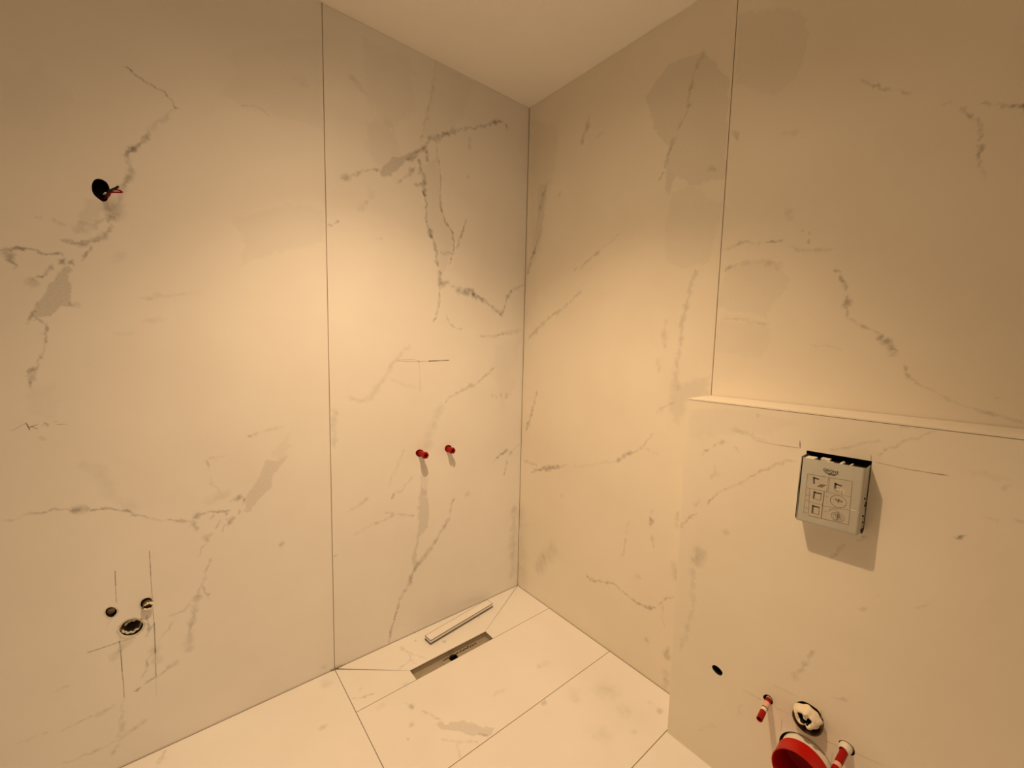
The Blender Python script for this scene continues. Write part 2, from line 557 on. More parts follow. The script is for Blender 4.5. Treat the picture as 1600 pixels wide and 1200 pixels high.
'l R 10 6.8 -754 949 -825 939',
'l R 40 16.5 -802 676 -804 640',
'l R 14 10.9 -806 699 -811 711',
'l R 22 7.1 -815 604 -827 555',
'l R 10 5.9 -702 631 -693 563',
'l R 20 6.6 -694 549 -690 496 -679 457',
'l R 32 8.2 -489 288 -505 277 -550 286',
'l R 26 6.4 -550 286 -606 307 -644 319 -681 305',
'l R 32 7.7 -681 305 -721 296 -759 292 -793 293',
'l R 38 11.2 -793 293 -819 301 -847 316',
'l R 22 5.8 -863 335 -885 374 -921 398',
'l R 13 8.0 -879 344 -877 289 -890 256',
'l R 14 40.4 -272 325 -214 259 -160 164',
'l R 20 17.0 -809 160 -822 153',
'l R 14 15.2 -912 674 -918 737',
'l R 14 18.0 -915 532 -919 470',
'l R 22 18.6 -910 188 -908 138',
'l R 14 16.1 -912 80 -910 11',
'l R 14 14.9 -316 623 -321 615',
'l R 14 14.4 -755 412 -771 402',
'l R 9 44.8 -1 466 -21 214 -39 35',
'p R 7 10.7 -1013 2436 -1174 2364 -1213 2307 -1218 2245 -1204 2173 -1170 2144 -1150 2125 -1023 2218',
'l R 20 4.5 -1349 2083 -1361 2071 -1370 2058',
'l R 30 5.7 -1370 2058 -1399 2039 -1415 2030',
'l R 18 4.1 -1415 2030 -1436 2017 -1456 2000',
'l R 28 6.1 -1021 2070 -1036 2055 -1043 2032',
'l R 12 10.6 -1167 2012 -1201 2003 -1214 2004',
'l R 16 3.8 -1513 1953 -1531 1947',
'l R 42 5.2 -1578 1929 -1590 1923 -1604 1916',
'l R 20 3.4 -1604 1916 -1622 1904',
'l R 55 5.0 -1622 1904 -1634 1899 -1648 1892',
'l R 18 6.1 -1542 1931 -1554 1919',
'l R 42 7.3 -1557 1916 -1566 1903',
'l R 16 4.8 -1566 1903 -1579 1886 -1583 1860',
'l R 28 6.0 -1583 1860 -1582 1847',
'l R 36 6.6 -1585 1836 -1587 1828 -1583 1818 -1584 1804',
'l R 22 3.6 -1584 1804 -1591 1783',
'l R 10 3.6 -1591 1783 -1600 1755',
'l R 12 6.3 -1018 1688 -1039 1691 -1055 1697',
'l R 22 6.0 -1055 1697 -1086 1706 -1114 1691',
'l R 10 5.8 -1114 1691 -1151 1693',
'l R 28 6.7 -1147 1691 -1173 1691 -1197 1690',
'l R 12 6.8 -1219 1673 -1240 1653 -1282 1648 -1328 1643',
'l R 34 4.3 -1245 1713 -1246 1706',
'l R 40 5.1 -1264 1701 -1267 1696',
'l R 45 4.3 -1261 1677 -1260 1666',
'l R 28 8.4 -1027 1621 -1051 1631',
'l R 14 9.7 -1051 1631 -1095 1635 -1141 1633 -1181 1622 -1196 1608',
'p R 7 9.8 -1032 1616 -1095 1635 -1181 1622 -1225 1563 -1199 1517 -1178 1489 -1163 1449 -1134 1467 -1005 1498',
'l R 12 6.2 -1034 1458 -1092 1454 -1139 1444',
'l R 20 5.8 -1139 1444 -1173 1433',
'p R 5 16.2 -1009 1443 -1164 1439 -1186 1389 -1163 1328 -1009 1344',
'l R 44 5.6 -1332 1586 -1341 1579 -1350 1576',
'l R 40 6.4 -1349 1568 -1352 1553 -1363 1524',
'l R 46 8.7 -1367 1510 -1369 1499 -1368 1471',
'l R 18 4.7 -1368 1471 -1377 1450 -1389 1435',
'l R 40 6.1 -1393 1430 -1407 1424 -1421 1419',
'l R 22 6.0 -1421 1419 -1443 1403',
'l R 46 10.3 -1443 1403 -1455 1386 -1469 1370',
'l R 58 8.7 -1463 1371 -1479 1362',
'l R 30 7.2 -1473 1348 -1477 1355',
'l R 20 4.2 -1497 1323 -1503 1305',
'l R 36 5.6 -1504 1302 -1510 1292',
'l R 26 4.1 -1510 1292 -1528 1277 -1544 1269',
'l R 16 4.5 -1544 1269 -1587 1242 -1627 1227',
'l R 24 4.7 -1627 1227 -1671 1213 -1704 1201',
'l R 20 4.7 -1657 1259 -1660 1255',
'l R 7 5.0 -1287 1372 -1328 1371 -1367 1357',
'l R 10 12.5 -1201 1775 -1213 1744',
'l B 28 6.5 -1034 789 -1050 807 -1062 820',
'l B 20 6.6 -1005 751 -1034 789',
'l B 22 5.3 -1093 856 -1108 882 -1126 910',
'l B 14 4.6 -1126 910 -1173 946 -1202 970',
'l B 22 4.3 -1202 970 -1227 990 -1233 1001',
'l B 18 4.7 -1233 1001 -1277 1034 -1304 1050 -1327 1059',
'l B 12 8.4 -1072 870 -1057 840',
'l B 14 6.1 -1066 1013 -1089 1039',
'l B 20 5.9 -1101 1049 -1119 1063 -1138 1073',
'l B 14 9.3 -1150 1111 -1197 1111',
'l B 8 5.3 -1198 1108 -1253 1092',
's B 20 2.4 -1219 1093 -1253 1092 -1277 1091',
's B 42 2.6 -1277 1091 -1328 1093',
's B 55 2.9 -1329 1114 -1331 1092',
's B 50 2.2 -1477 1107 -1478 1093',
'l B 12 10.0 -1109 990 -1116 971 -1100 946',
'p B 5 15.0 -1023 1156 -1213 1182 -1311 1160 -1251 1114 -1110 1088 -1026 1051',
'l B 12 7.5 -1161 1062 -1178 1050',
'l B 12 7.1 -1220 1161 -1224 1169',
'l B 14 3.5 -1395 1100 -1413 1109',
'l B 22 3.4 -1413 1109 -1428 1115 -1443 1122',
'l B 16 4.1 -1443 1122 -1461 1133 -1480 1140 -1498 1144',
's B 30 1.8 -1486 1091 -1512 1090 -1536 1088',
's B 45 2.0 -1536 1088 -1580 1089',
's B 62 2.4 -1580 1089 -1608 1090',
'l B 18 3.5 -1489 1104 -1498 1116',
'l B 24 3.2 -1498 1116 -1507 1127',
'l B 13 3.7 -1507 1127 -1529 1147 -1555 1167 -1588 1193',
'l B 18 7.6 -1521 1188 -1537 1192',
'l B 9 6.5 -1629 1111 -1651 1108 -1664 1104 -1695 1101',
'l B 40 4.0 -1628 960 -1634 959 -1641 963',
'l B 50 5.1 -1634 959 -1646 967',
'l B 12 4.2 -1685 1080 -1692 1092',
'l B 12 3.2 -1668 1015 -1685 1017',
'l B 20 4.1 -1706 1026 -1718 1023',
'l B 18 19.0 -1104 702 -1084 692 -1069 657',
'l B 10 13.1 -1062 628 -1066 563 -1074 507 -1068 463 -1055 398',
'l B 12 9.0 -1055 398 -1037 325',
'l B 16 13.7 -1159 800 -1159 788',
'l B 24 4.5 -1431 841 -1427 829 -1418 818',
'l B 12 5.9 -1445 869 -1431 841',
'l B 16 4.2 -1486 905 -1469 887',
'l B 20 7.2 -1404 553 -1396 536 -1392 518',
'l B 16 9.9 -1389 513 -1377 478 -1364 447',
's B 25 2.6 -1242 326 -1267 327 -1291 328',
's B 10 2.4 -1325 332 -1372 340',
's B 25 2.2 -1444 325 -1473 331',
's B 12 2.0 -1506 340 -1560 352',
's B 12 2.4 -1317 395 -1383 402',
's B 25 2.4 -1346 309 -1345 272',
's B 22 2.2 -1463 304 -1463 267',
's B 30 2.4 -1431 400 -1434 373',
'l B 14 4.5 -1450 453 -1469 459 -1484 467',
'l B 10 6.4 -1119 96 -1154 138 -1174 149',
'l B 12 5.8 -1230 236 -1239 264 -1245 280',
'l B 14 5.6 -1483 716 -1500 725',
'l B 14 3.7 -1582 769 -1591 778 -1605 794',
'l B 22 4.1 -1515 767 -1517 765',
'p B 3 21.2 -1681 865 -1731 876 -1736 811 -1692 793',
'l F 18 8.2 -725 -43 -718 -83 -708 -105',
'l F 20 7.0 -708 -105 -688 -139 -672 -166 -668 -183',
'l F 20 6.8 -708 -105 -722 -141 -758 -154 -785 -164',
'l F 14 6.2 -722 -141 -713 -176',
'l F 28 5.3 -985 -186 -953 -204 -906 -218',
'l F 14 7.8 -839 -325 -824 -348',
'l F 26 10.2 -826 -353 -816 -368',
'l F 16 6.0 -798 -399 -782 -429',
'l F 24 5.9 -782 -429 -773 -455 -765 -478',
'p F 22 5.9 -765 -478 -751 -499 -707 -524 -680 -558 -661 -598 -629 -620 -662 -634 -707 -598 -742 -550 -778 -506 -791 -483',
'l F 30 6.9 -686 -603 -667 -630',
'l F 14 6.7 -798 -541 -764 -577 -712 -621',
'l F 26 6.7 -711 -619 -711 -627',
'l F 14 4.8 -761 -580 -777 -618 -778 -636',
'l F 22 9.5 -861 -431 -849 -435',
'l F 40 5.4 -887 -466 -885 -470',
'l F 12 8.2 -498 -509 -556 -510',
'l F 10 21.8 -319 -509 -265 -523',
'l F 14 38.8 -194 -754 -177 -791',
'l F 14 41.0 -211 -851 -198 -876',
'l F 25 12.8 -101 -944 -98 -950',
'l F 12 18.8 -307 -704 -315 -721',
'l F 18 13.2 -408 -648 -431 -651',
'l F 8 32.6 -372 -861 -334 -873',
'l F 12 9.4 -261 -936 -246 -942',
'l F 10 10.6 -102 -901 -95 -903',
'l F 26 10.5 -1530 -14 -1535 -27',
'l F 20 14.3 -1536 -31 -1542 -53',
'l F 12 25.2 -1051 -55 -1016 -59',
'l F 12 11.7 -1113 -249 -1087 -245',
'l F 50 7.6 -652 -48 -652 -54',
'l F 40 7.6 -553 -136 -553 -141',
'l F 40 9.4 -334 -90 -332 -98',
'l F 16 11.2 -788 -244 -800 -258',
'l F 10 10.9 -937 -160 -953 -170',
'l F 14 12.7 -898 -286 -925 -293',
)
STEP = 0.0025
RNG = np.random.default_rng(11)


def smooth_noise(n, every, rng):
    k = max(2, n // every + 3)
    a = rng.standard_normal(k)
    x = np.linspace(0, k - 1.001, n)
    i = x.astype(int)
    f = x - i
    f = f * f * (3 - 2 * f)
    return a[i] * (1 - f) + a[i + 1] * f


def grid_noise(shape, cell, rng):
    ny, nx = shape
    a = rng.standard_normal((ny // cell + 3, nx // cell + 3))
    yy, xx = np.mgrid[0:ny, 0:nx] / cell
    i, j = yy.astype(int), xx.astype(int)
    f, g = yy - i, xx - j
    f = f * f * (3 - 2 * f)
    g = g * g * (3 - 2 * g)
    return (a[i, j] * (1 - f) * (1 - g) + a[i + 1, j] * f * (1 - g) + a[i, j + 1] * (1 - f) * g + a[i + 1, j + 1] * f * g)


def resample(P, step):
    P = np.asarray(P, float)
    out = []
    for i in range(len(P) - 1):
        a, b, c, d = P[max(i - 1, 0)], P[i], P[i + 1], P[min(i + 2, len(P) - 1)]
        n = max(1, int(np.hypot(*(c - b)) / step))
        t = (np.arange(n) / n)[:, None]
        cr = 0.5 * (2 * b + (c - a) * t + (2 * a - 5 * b + 4 * c - d) * t * t + (3 * b - a - 3 * c + d) * t ** 3)
        out.append(0.5 * cr + 0.5 * (b + (c - b) * t))
    out.append(P[-1:])
    return np.vstack(out)


class Field:
    """darkness of the stone's veining on one surface, sampled on a regular grid"""

    def __init__(self, code, u0, v0, u1, v1):
        self.u0, self.v0 = u0, v0
        nx, ny = int((u1 - u0) / STEP) + 2, int((v1 - v0) / STEP) + 2
        self.line = np.zeros((ny, nx))
        self.patch = np.zeros((ny, nx))
        self.wu = grid_noise((ny, nx), 6, RNG) * 0.0022 + grid_noise((ny, nx), 2, RNG) * 0.0008
        self.wv = grid_noise((ny, nx), 6, RNG) * 0.0022 + grid_noise((ny, nx), 2, RNG) * 0.0008
        for rec in VEINS:
            q = rec.split()
            if q[1] != code:
                continue
            P = np.array(list(map(float, q[4:]))).reshape(-1, 2) / 1000.0
            if q[0] == 's':
                continue
            (self.poly if q[0] == 'p' else self.stroke)(P, float(q[2]) / 100 * 0.94, float(q[3]) / 1000 * 0.90, q[0])
        ii, jj = np.mgrid[0:ny, 0:nx]
        a = grid_noise((ny, nx), 6, RNG) * 0.55 + grid_noise((ny, nx), 2, RNG) * 0.45
        b = grid_noise((ny, nx), 6, RNG) * 0.55 + grid_noise((ny, nx), 2, RNG) * 0.45
        self.line = self.line[np.clip(np.round(ii + a).astype(int), 0, ny - 1), np.clip(np.round(jj + b).astype(int), 0, nx - 1)]
        self.line = np.clip(self.line * np.clip(1.10 + 0.30 * grid_noise((ny, nx), 5, RNG) + 0.18 * grid_noise((ny, nx), 13, RNG), 0.55, 1.5), 0, 0.8)
        self.f = 1 - (1 - self.line) * (1 - self.patch)

    def window(self, lo, hi):
        ny, nx = self.line.shape
        i0, j0 = int((lo[1] - self.v0) / STEP), int((lo[0] - self.u0) / STEP)
        i1, j1 = int((hi[1] - self.v0) / STEP) + 2, int((hi[0] - self.u0) / STEP) + 2
        i0, j0, i1, j1 = max(i0, 0), max(j0, 0), min(i1, ny), min(j1, nx)
        if i0 >= i1 or j0 >= j1:
            return None
        vv, uu = np.mgrid[i0:i1, j0:j1]
        return slice(i0, i1), slice(j0, j1), uu * STEP + self.u0, vv * STEP + self.v0

    def stroke(self, P, dark, w, kind):
        Q = resample(P, 0.002)
        n = len(Q)
        wid = np.full(n, w / 2)
        dk = np.full(n, dark)
        if kind == 'l':
            T = np.gradient(Q, axis=0)
            T /= np.maximum(np.hypot(T[:, 0], T[:, 1]), 1e-9)[:, None]
            N = np.stack([-T[:, 1], T[:, 0]], 1)
            amp = min(0.0012 + 0.10 * w, 0.0035)
            off = smooth_noise(n, 9, RNG) * amp + smooth_noise(n, 3, RNG) * amp * 0.45
            ends = np.clip(np.minimum(np.arange(n), np.arange(n)[::-1]) / min(5.0, max(n / 4, 1)), 0, 1)
            Q = Q + N * (off * ends)[:, None]
            wid = wid * np.clip(1 + 0.42 * smooth_noise(n, 6, RNG), 0.4, 1.8) * (0.45 + 0.55 * ends)
            dk = dk * np.clip(1 + 0.25 * smooth_noise(n, 8, RNG), 0.45, 1.4) * (0.55 + 0.45 * ends)
        for (x, y), h, a in zip(Q, wid, dk):
            s = max(0.0023, 0.55 * h if h < 0.004 else 1.1 * h)
            R = h + s
            W = self.window((x - R, y - R), (x + R, y + R))
            if W is None:
                continue
            a_, b_, uu, vv = W
            d = np.hypot(uu - x, vv - y)
            k = np.clip((h + s - d) / (2 * s) + 0.12, 0, 1)
            k = k * k * (3 - 2 * k) * a
            self.line[a_, b_] = np.maximum(self.line[a_, b_], k)

    def poly(self, P, dark, soft, kind):
        W = self.window(P.min(0) - soft * 1.5 - 0.01, P.max(0) + soft * 1.5 + 0.01)
        if W is None:
            return
        a_, b_, uu, vv = W
        k = 1 + 0.25 * soft / 0.004
        uu = uu + self.wu[a_, b_] * k
        vv = vv + self.wv[a_, b_] * k
        inside = np.zeros(uu.shape, bool)
        dist = np.full(uu.shape, 1e9)
        for p, q in zip(P, np.roll(P, -1, 0)):
            e = q - p
            t = np.clip(((uu - p[0]) * e[0] + (vv - p[1]) * e[1]) / max(e @ e, 1e-12), 0, 1)
            dist = np.minimum(dist, np.hypot(uu - p[0] - t * e[0], vv - p[1] - t * e[1]))
            cr = ((p[1] > vv) != (q[1] > vv)) & (uu < (q[0] - p[0]) * (vv - p[1]) / (q[1] - p[1] + 1e-15) + p[0])
            inside ^= cr
        sd = np.where(inside, dist, -dist)
        m = np.clip(sd / soft + 0.5, 0, 1)
        m = m * m * (3 - 2 * m) * dark
        self.patch[a_, b_] = 1 - (1 - self.patch[a_, b_]) * (1 - m)

    def sample(self, pts):
        j = np.clip(np.round((pts[:, 0] - self.u0) / STEP).astype(int), 0, self.f.shape[1] - 1)
        i = np.clip(np.round((pts[:, 1] - self.v0) / STEP).astype(int), 0, self.f.shape[0] - 1)
        return self.f[i, j]

    def points(self, lo, hi):
        """coarse points everywhere, fine points where the veining changes"""
        B = 5
        f = self.f
        ny, nx = (f.shape[0] - 1) // B * B, (f.shape[1] - 1) // B * B
        c = f[:ny + 1:B, :nx + 1:B]
        t = (np.arange(B) / B)
        blk = f[:ny, :nx].reshape(ny // B, B, nx // B, B)
        A, Bq, Cq, Dq = c[:-1, :-1], c[:-1, 1:], c[1:, :-1], c[1:, 1:]
        lin = (A[:, None, :, None] * (1 - t)[None, :, None, None] * (1 - t) + Bq[:, None, :, None] * (1 - t)[None, :, None, None] * t
               + Cq[:, None, :, None] * t[None, :, None, None] * (1 - t) + Dq[:, None, :, None] * t[None, :, None, None] * t)
        dev = np.abs(blk - lin).max(axis=(1, 3)) > 0.012
        mask = np.zeros(f.shape, bool)
        mask[:ny, :nx] = np.repeat(np.repeat(dev, B, 0), B, 1)
        pad = mask.copy()
        pad[1:] |= mask[:-1]
        pad[:, 1:] |= mask[:, :-1]
        cp = np.zeros(f.shape, bool)
        cp[::B * 4, ::B * 4] = True
        near = np.zeros(f.shape, bool)          # middle density next to fine blocks
        d2 = dev.copy()
        d2[1:] |= dev[:-1]
        d2[:-1] |= dev[1:]
        d2[:, 1:] |= dev[:, :-1]
        d2[:, :-1] |= dev[:, 1:]
        near[:ny:B, :nx:B] = d2
        i, j = np.nonzero(pad | cp | near)
        p = np.stack([j * STEP + self.u0, i * STEP + self.v0], 1)
        k = (p[:, 0] > lo[0] + 0.001) & (p[:, 0] < hi[0] - 0.001) & (p[:, 1] > lo[1] + 0.001) & (p[:, 1] < hi[1] - 0.001)
        return p[k]


MAPS = {'L': lambda u, v, d: (u, d, v), 'R': lambda u, v, d: (d, u, v),
        'B': lambda u, v, d: (d - D, u, v), 'F': lambda u, v, d: (u, v, -d)}


def poly_test(p, P):
    inside = np.zeros(len(p), bool)
    dist = np.full(len(p), 1e9)
    for a, b in zip(P, np.roll(P, -1, 0)):
        e = b - a
        t = np.clip(((p - a) @ e) / max(e @ e, 1e-12), 0, 1)
        dist = np.minimum(dist, np.hypot(*(p - a - t[:, None] * e).T))
        cr = ((a[1] > p[:, 1]) != (b[1] > p[:, 1])) & (p[:, 0] < (b[0] - a[0]) * (p[:, 1] - a[1]) / (b[1] - a[1] + 1e-15) + a[0])
        inside ^= cr
    return inside, dist


def densify(P, step):
    out = []
    for a, b in zip(P, np.roll(P, -1, 0)):
        n = max(1, int(np.hypot(*(b - a)) / step))
        out += [a + (b - a) * k / n for k in range(n)]
    return np.array(out)


def rnd_loop(P, n=3):
    """corner-cut a hole outline so that it reads round"""
    P = np.asarray(P, float)
    for _ in range(n - 1):
        Q = np.roll(P, -1, 0)
        P = np.stack([0.75 * P + 0.25 * Q, 0.25 * P + 0.75 * Q], 1).reshape(-1, 2)
    return P


def slab(name, code, outline, holes, depth0, thick, m, parent=None, field=None):
    """flat stone piece: front face at depth0 behind the surface, body `thick` deep, cut by holes"""
    O = np.asarray(outline, float)
    Hs = [np.asarray(h, float) for h in holes]
    Od = densify(O, 0.025) if field else O
    pts = [Od] + Hs
    edges = []
    base = 0
    for L in pts:
        n = len(L)
        edges += [(base + k, base + (k + 1) % n) for k in range(n)]
        base += n
    if field:
        p = field.points(O.min(0), O.max(0))
        ins, dist = poly_test(p, O)
        keep = ins & (dist > 0.0011)
        for h in Hs:
            i2, d2 = poly_test(p, h)
            keep &= ~i2 & (d2 > 0.0009)
        pts.append(p[keep])
    V = np.vstack(pts)
    vc, _, fc, *_ = delaunay_2d_cdt([Vector(v) for v in V], edges, [], 1, 1e-7)
    vc = np.array([tuple(v) for v in vc])
    fa = np.array([tuple(f) for f in fc])
    mid = vc[fa].mean(axis=1)
    ok = poly_test(mid, O)[0]
    for h in Hs:
        ok &= ~poly_test(mid, h)[0]
    fc = fa[ok].tolist()
    mp = MAPS[code]
    verts = [mp(u, v, depth0) for u, v in vc]
    val = list(field.sample(vc)) if field else [0.0] * len(vc)
    faces = [tuple(f) for f in fc]
    for L in [Od] + Hs:
        b = len(verts)
        n = len(L)
        verts += [mp(u, v, depth0) for u, v in L] + [mp(u, v, depth0 + thick) for u, v in L]
        val += [0.0] * (2 * n)
        faces += [(b + k, b + (k + 1) % n, b + n + (k + 1) % n, b + n + k) for k in range(n)]
    me = bpy.data.meshes.new(name)
    me.from_pydata(verts, [], faces)
    at = me.attributes.new('vein', 'FLOAT', 'POINT')
    at.data.foreach_set('value', np.array(val, dtype=np.float32))
    o = link(name, me, m, parent)
    return o


def hole(vals, n=3):
    return rnd_loop(np.array(vals, float).reshape(-1, 2) / 1000.0, n)


def rect(u0, v0, u1, v1):
    return [(u0, v0), (u1, v0), (u1, v1), (u0, v1)]


# openings drilled in the stone, millimetres on the wall
HOLES = {
    'socket': hole((-1612, 1767, -1609, 1780, -1603, 1789, -1595, 1792, -1588, 1791, -1580, 1786, -1576, 1776, -1575, 1768, -1577, 1758, -1579, 1749, -1580, 1740, -1584, 1733, -1591, 1730, -1597, 1734, -1605, 1741, -1611, 1750)),
    'basin': hole((-1620, 451, -1616, 462, -1610, 470, -1601, 473, -1592, 475, -1582, 472, -1572, 464, -1565, 452, -1564, 445, -1568, 432, -1575, 425, -1585, 420, -1596, 422, -1606, 426, -1615, 436)),
    'tap_a': hole((-1647, 521, -1644, 530, -1637, 533, -1629, 530, -1622, 521, -1621, 510, -1626, 502, -1633, 497, -1641, 502, -1646, 512)),
    'tap_b': hole((-1568, 512, -1566, 523, -1560, 529, -1551, 530, -1542, 525, -1539, 512, -1543, 501, -1551, 498, -1559, 496, -1566, 502)),
    'plug_a': hole((-629, 858, -623, 869, -610, 873, -594, 868, -585, 857, -585, 845, -594, 836, -610, 837, -623, 845)),
    'plug_b': hole((-479, 857, -474, 869, -460, 873, -446, 868, -439, 858, -442, 842, -453, 835, -467, 838, -476, 847)),
    'spare': hole((-1145, 340, -1148, 346, -1156, 350, -1166, 349, -1174, 345, -1179, 340, -1178, 331, -1172, 324, -1162, 323, -1153, 327, -1147, 332)),
    'stud_a': hole((-1294, 338, -1295, 346, -1301, 354, -1310, 357, -1317, 353, -1320, 345, -1320, 335, -1313, 330, -1305, 330, -1298, 333)),
    'stud_b': hole((-1473, 341, -1473, 347, -1478, 353, -1486, 357, -1495, 356, -1502, 353, -1506, 346, -1507, 334, -1501, 326, -1491, 324, -1480, 329, -1474, 335)),
    'flush': hole((-1370, 362, -1371, 375, -1378, 387, -1389, 397, -1401, 400, -1412, 399, -1424, 397, -1433, 387, -1440, 370, -1439, 351, -1432, 332, -1419, 318, -1401, 315, -1389, 319, -1380, 335)),
    'waste': hole([c * 1000 for k in range(20) for c in (-1.4065 + 0.0640 * math.cos(k * math.pi / 10), 0.2400 + 0.0620 * math.sin(k * math.pi / 10))]),
    'shaft': hole((-1346, 1090, -1480, 1092, -1478, 916, -1349, 916), 1),
}
WL = [HOLES[k] for k in ('socket', 'basin', 'tap_a', 'tap_b')]
WM = [HOLES[k] for k in ('plug_a', 'plug_b')]
WB = [HOLES[k] for k in ('spare', 'stud_a', 'stud_b', 'flush', 'waste', 'shaft')]
DR = rect(-0.750, -0.2575, -0.366, -0.1975)        # shower channel opening in the floor

# ------------------------------------------------------------------ structure
G = 0.0015          # half a joint
XB, YB = -2.45, -2.60   # far ends of the room, behind the camera
fL = Field('L', XB, 0.0, 0.0, H)
fR = Field('R', YB, 0.0, 0.0, H)
fB = Field('B', YB, 0.0, SEAM_R, HB)
fF = Field('F', XB, YB, 0.0, 0.0)

wl = slab('wall_left', 'L', rect(XB, -0.01, 0.004, H), WL + WM, 0.0018, 0.004, GROUT)
tag(wl, 'tall wall of two pale veined stone panels with basin and shower outlets', 'wall', 'structure')
slab('panel', 'L', rect(XB, -0.001, SEAM - G, H - 0.001), WL, 0.0, 0.004, MARBLE, wl, fL)
slab('panel', 'L', rect(SEAM + G, -0.001, -0.002, H - 0.001), WM, 0.0, 0.004, MARBLE, wl, fL)

wr = slab('wall_right', 'R', rect(YB, -0.01, 0.006, H), [], 0.0018, 0.004, GROUT)
tag(wr, 'tall stone panel wall rising behind and above the low boxed ledge', 'wall', 'structure')
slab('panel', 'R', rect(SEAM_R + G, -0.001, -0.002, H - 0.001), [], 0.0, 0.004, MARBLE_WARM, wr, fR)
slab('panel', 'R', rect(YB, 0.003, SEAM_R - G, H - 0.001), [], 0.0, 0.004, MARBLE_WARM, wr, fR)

wb = slab('wall_boxing', 'B', rect(YB, -0.01, SEAM_R - 0.004, HB - 0.004), WB, 0.0018, 0.004, GROUT)
tag(wb, 'low stone clad boxing with a ledge on top, holding toilet connections', 'wall', 'structure')
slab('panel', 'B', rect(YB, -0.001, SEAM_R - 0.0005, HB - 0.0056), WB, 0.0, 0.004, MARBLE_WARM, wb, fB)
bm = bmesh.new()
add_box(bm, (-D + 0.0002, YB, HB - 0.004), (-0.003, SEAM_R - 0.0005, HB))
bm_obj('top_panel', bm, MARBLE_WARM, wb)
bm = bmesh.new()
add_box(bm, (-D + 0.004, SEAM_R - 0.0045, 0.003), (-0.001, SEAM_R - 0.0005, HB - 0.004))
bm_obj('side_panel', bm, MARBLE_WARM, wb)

fl = slab('floor', 'F', rect(XB, YB, 0.008, 0.008), [DR], 0.0018, 0.004, GROUT)
tag(fl, 'pale stone tile floor with thin brown joints and a shower channel', 'floor', 'structure')
e = 0.004
d1, d2, d3, d4 = (-0.750, -0.1975), (-0.366, -0.1975), (-0.366, -0.2575), (-0.750, -0.2575)
V1, V2, V3 = -0.2575, -0.6404, -1.0060
for poly in ([(SEAM + 0.012, -e), (-0.008, -e), (d2[0], d2[1] + 0.001), (d1[0] - 0.002, d1[1] + 0.001)],
             [(SEAM + G, -0.006), (d1[0] - 0.001, d1[1] - 0.001), (d4[0] - 0.001, V1 + G), (SEAM + G, V1 + G)],
             [(-e, -0.006), (-e, V1 + G), (d3[0] + 0.001, V1 + G), (d2[0] + 0.001, d2[1])],
             rect(SEAM + G, V2 + G, -e, V1 - G), rect(SEAM + G, V3 + G, -e, V2 - G),
             rect(SEAM + G, -1.39, -e, V3 - G), rect(XB, -0.742, SEAM - G, -e),
             rect(XB, -1.48, SEAM - G, -0.745), rect(SEAM + G, -2.0, -e, -1.393), rect(XB, YB, SEAM - G, -1.483),
             rect(SEAM + G, YB, -e, -2.003)):
    slab('tile', 'F', poly, [], 0.0, 0.004, MARBLE, fl, fF)

bm = bmesh.new()
add_box(bm, (XB, YB, H), (0.01, 0.01, H + 0.05))
tag(bm_obj('ceiling', bm, PLASTER), 'plain pale painted ceiling above the stone walls', 'ceiling', 'structure')
bm = bmesh.new()
add_box(bm, (XB - 0.05, YB - 0.05, -0.01), (XB, 0.05, H))
tag(bm_obj('wall_back', bm, BARE), 'plain plastered wall behind the viewer opposite the ledge', 'wall', 'structure')
bm = bmesh.new()
add_box(bm, (XB, YB - 0.05, -0.01), (0.05, YB, H))
tag(bm_obj('wall_front', bm, BARE), 'plain plastered wall behind the viewer opposite the shower', 'wall', 'structure')


def pencil(code, m, parent):
    """the tilers' pencil marks: hair-thin flat strokes on the stone"""
    mp = MAPS[code]
    verts, faces, val = [], [], []
    for rec in VEINS:
        q = rec.split()
        if q[1] != code or q[0] != 's':
            continue
        P = np.array(list(map(float, q[4:]))).reshape(-1, 2) / 1000.0
        w, dk = max(float(q[3]) / 1000 * 0.68, 0.0014), float(q[2]) / 100
        P = resample(P, 0.006)
        T = np.gradient(P, axis=0)
        T /= np.hypot(T[:, 0], T[:, 1])[:, None]
        N = np.stack([-T[:, 1], T[:, 0]], 1)
        n = len(P)
        k = np.clip(dk * (1.2 + 0.25 * smooth_noise(n, 3, RNG)), 0, 0.85) * np.clip(np.minimum(np.arange(n), np.arange(n)[::-1]) / 2 + 0.55, 0, 1)
        b = len(verts)
        for p, nn, kk in zip(P, N, k):
            verts += [mp(*(p - nn * w / 2), -0.0003), mp(*(p + nn * w / 2), -0.0003)]
            val += [kk, kk]
        faces += [(b + 2 * i, b + 2 * i + 1, b + 2 * i + 3, b + 2 * i + 2) for i in range(n - 1)]
    me = bpy.data.meshes.new('pencil_marks')
    me.from_pydata(verts, [], faces)
    me.attributes.new('vein', 'FLOAT', 'POINT').data.foreach_set('value', np.array(val, dtype=np.float32))
    o = link('pencil_marks', me, m, parent)
    o['kind'] = 'stuff'
    o['label'] = 'thin grey pencil lines marked on the stone'


pencil('L', MARBLE, wl)
pencil('B', MARBLE_WARM, wb)

# silicone and dirt bead pressed in at the foot of the panel joint
bm = bmesh.new()
for k in range(14):
    a = random.Random(k)
    x, z = SEAM + a.uniform(-0.02, 0.035), a.uniform(0.0, 0.006)
    bmesh.ops.create_icosphere(bm, subdivisions=1, radius=a.uniform(0.0015, 0.004), matrix=Matrix.Translation((x, -0.002 - a.uniform(0, 0.003), z * 0.5)))
o = bm_obj('grout_crumbs', bm, GROUT, fl)
o['kind'] = 'stuff'


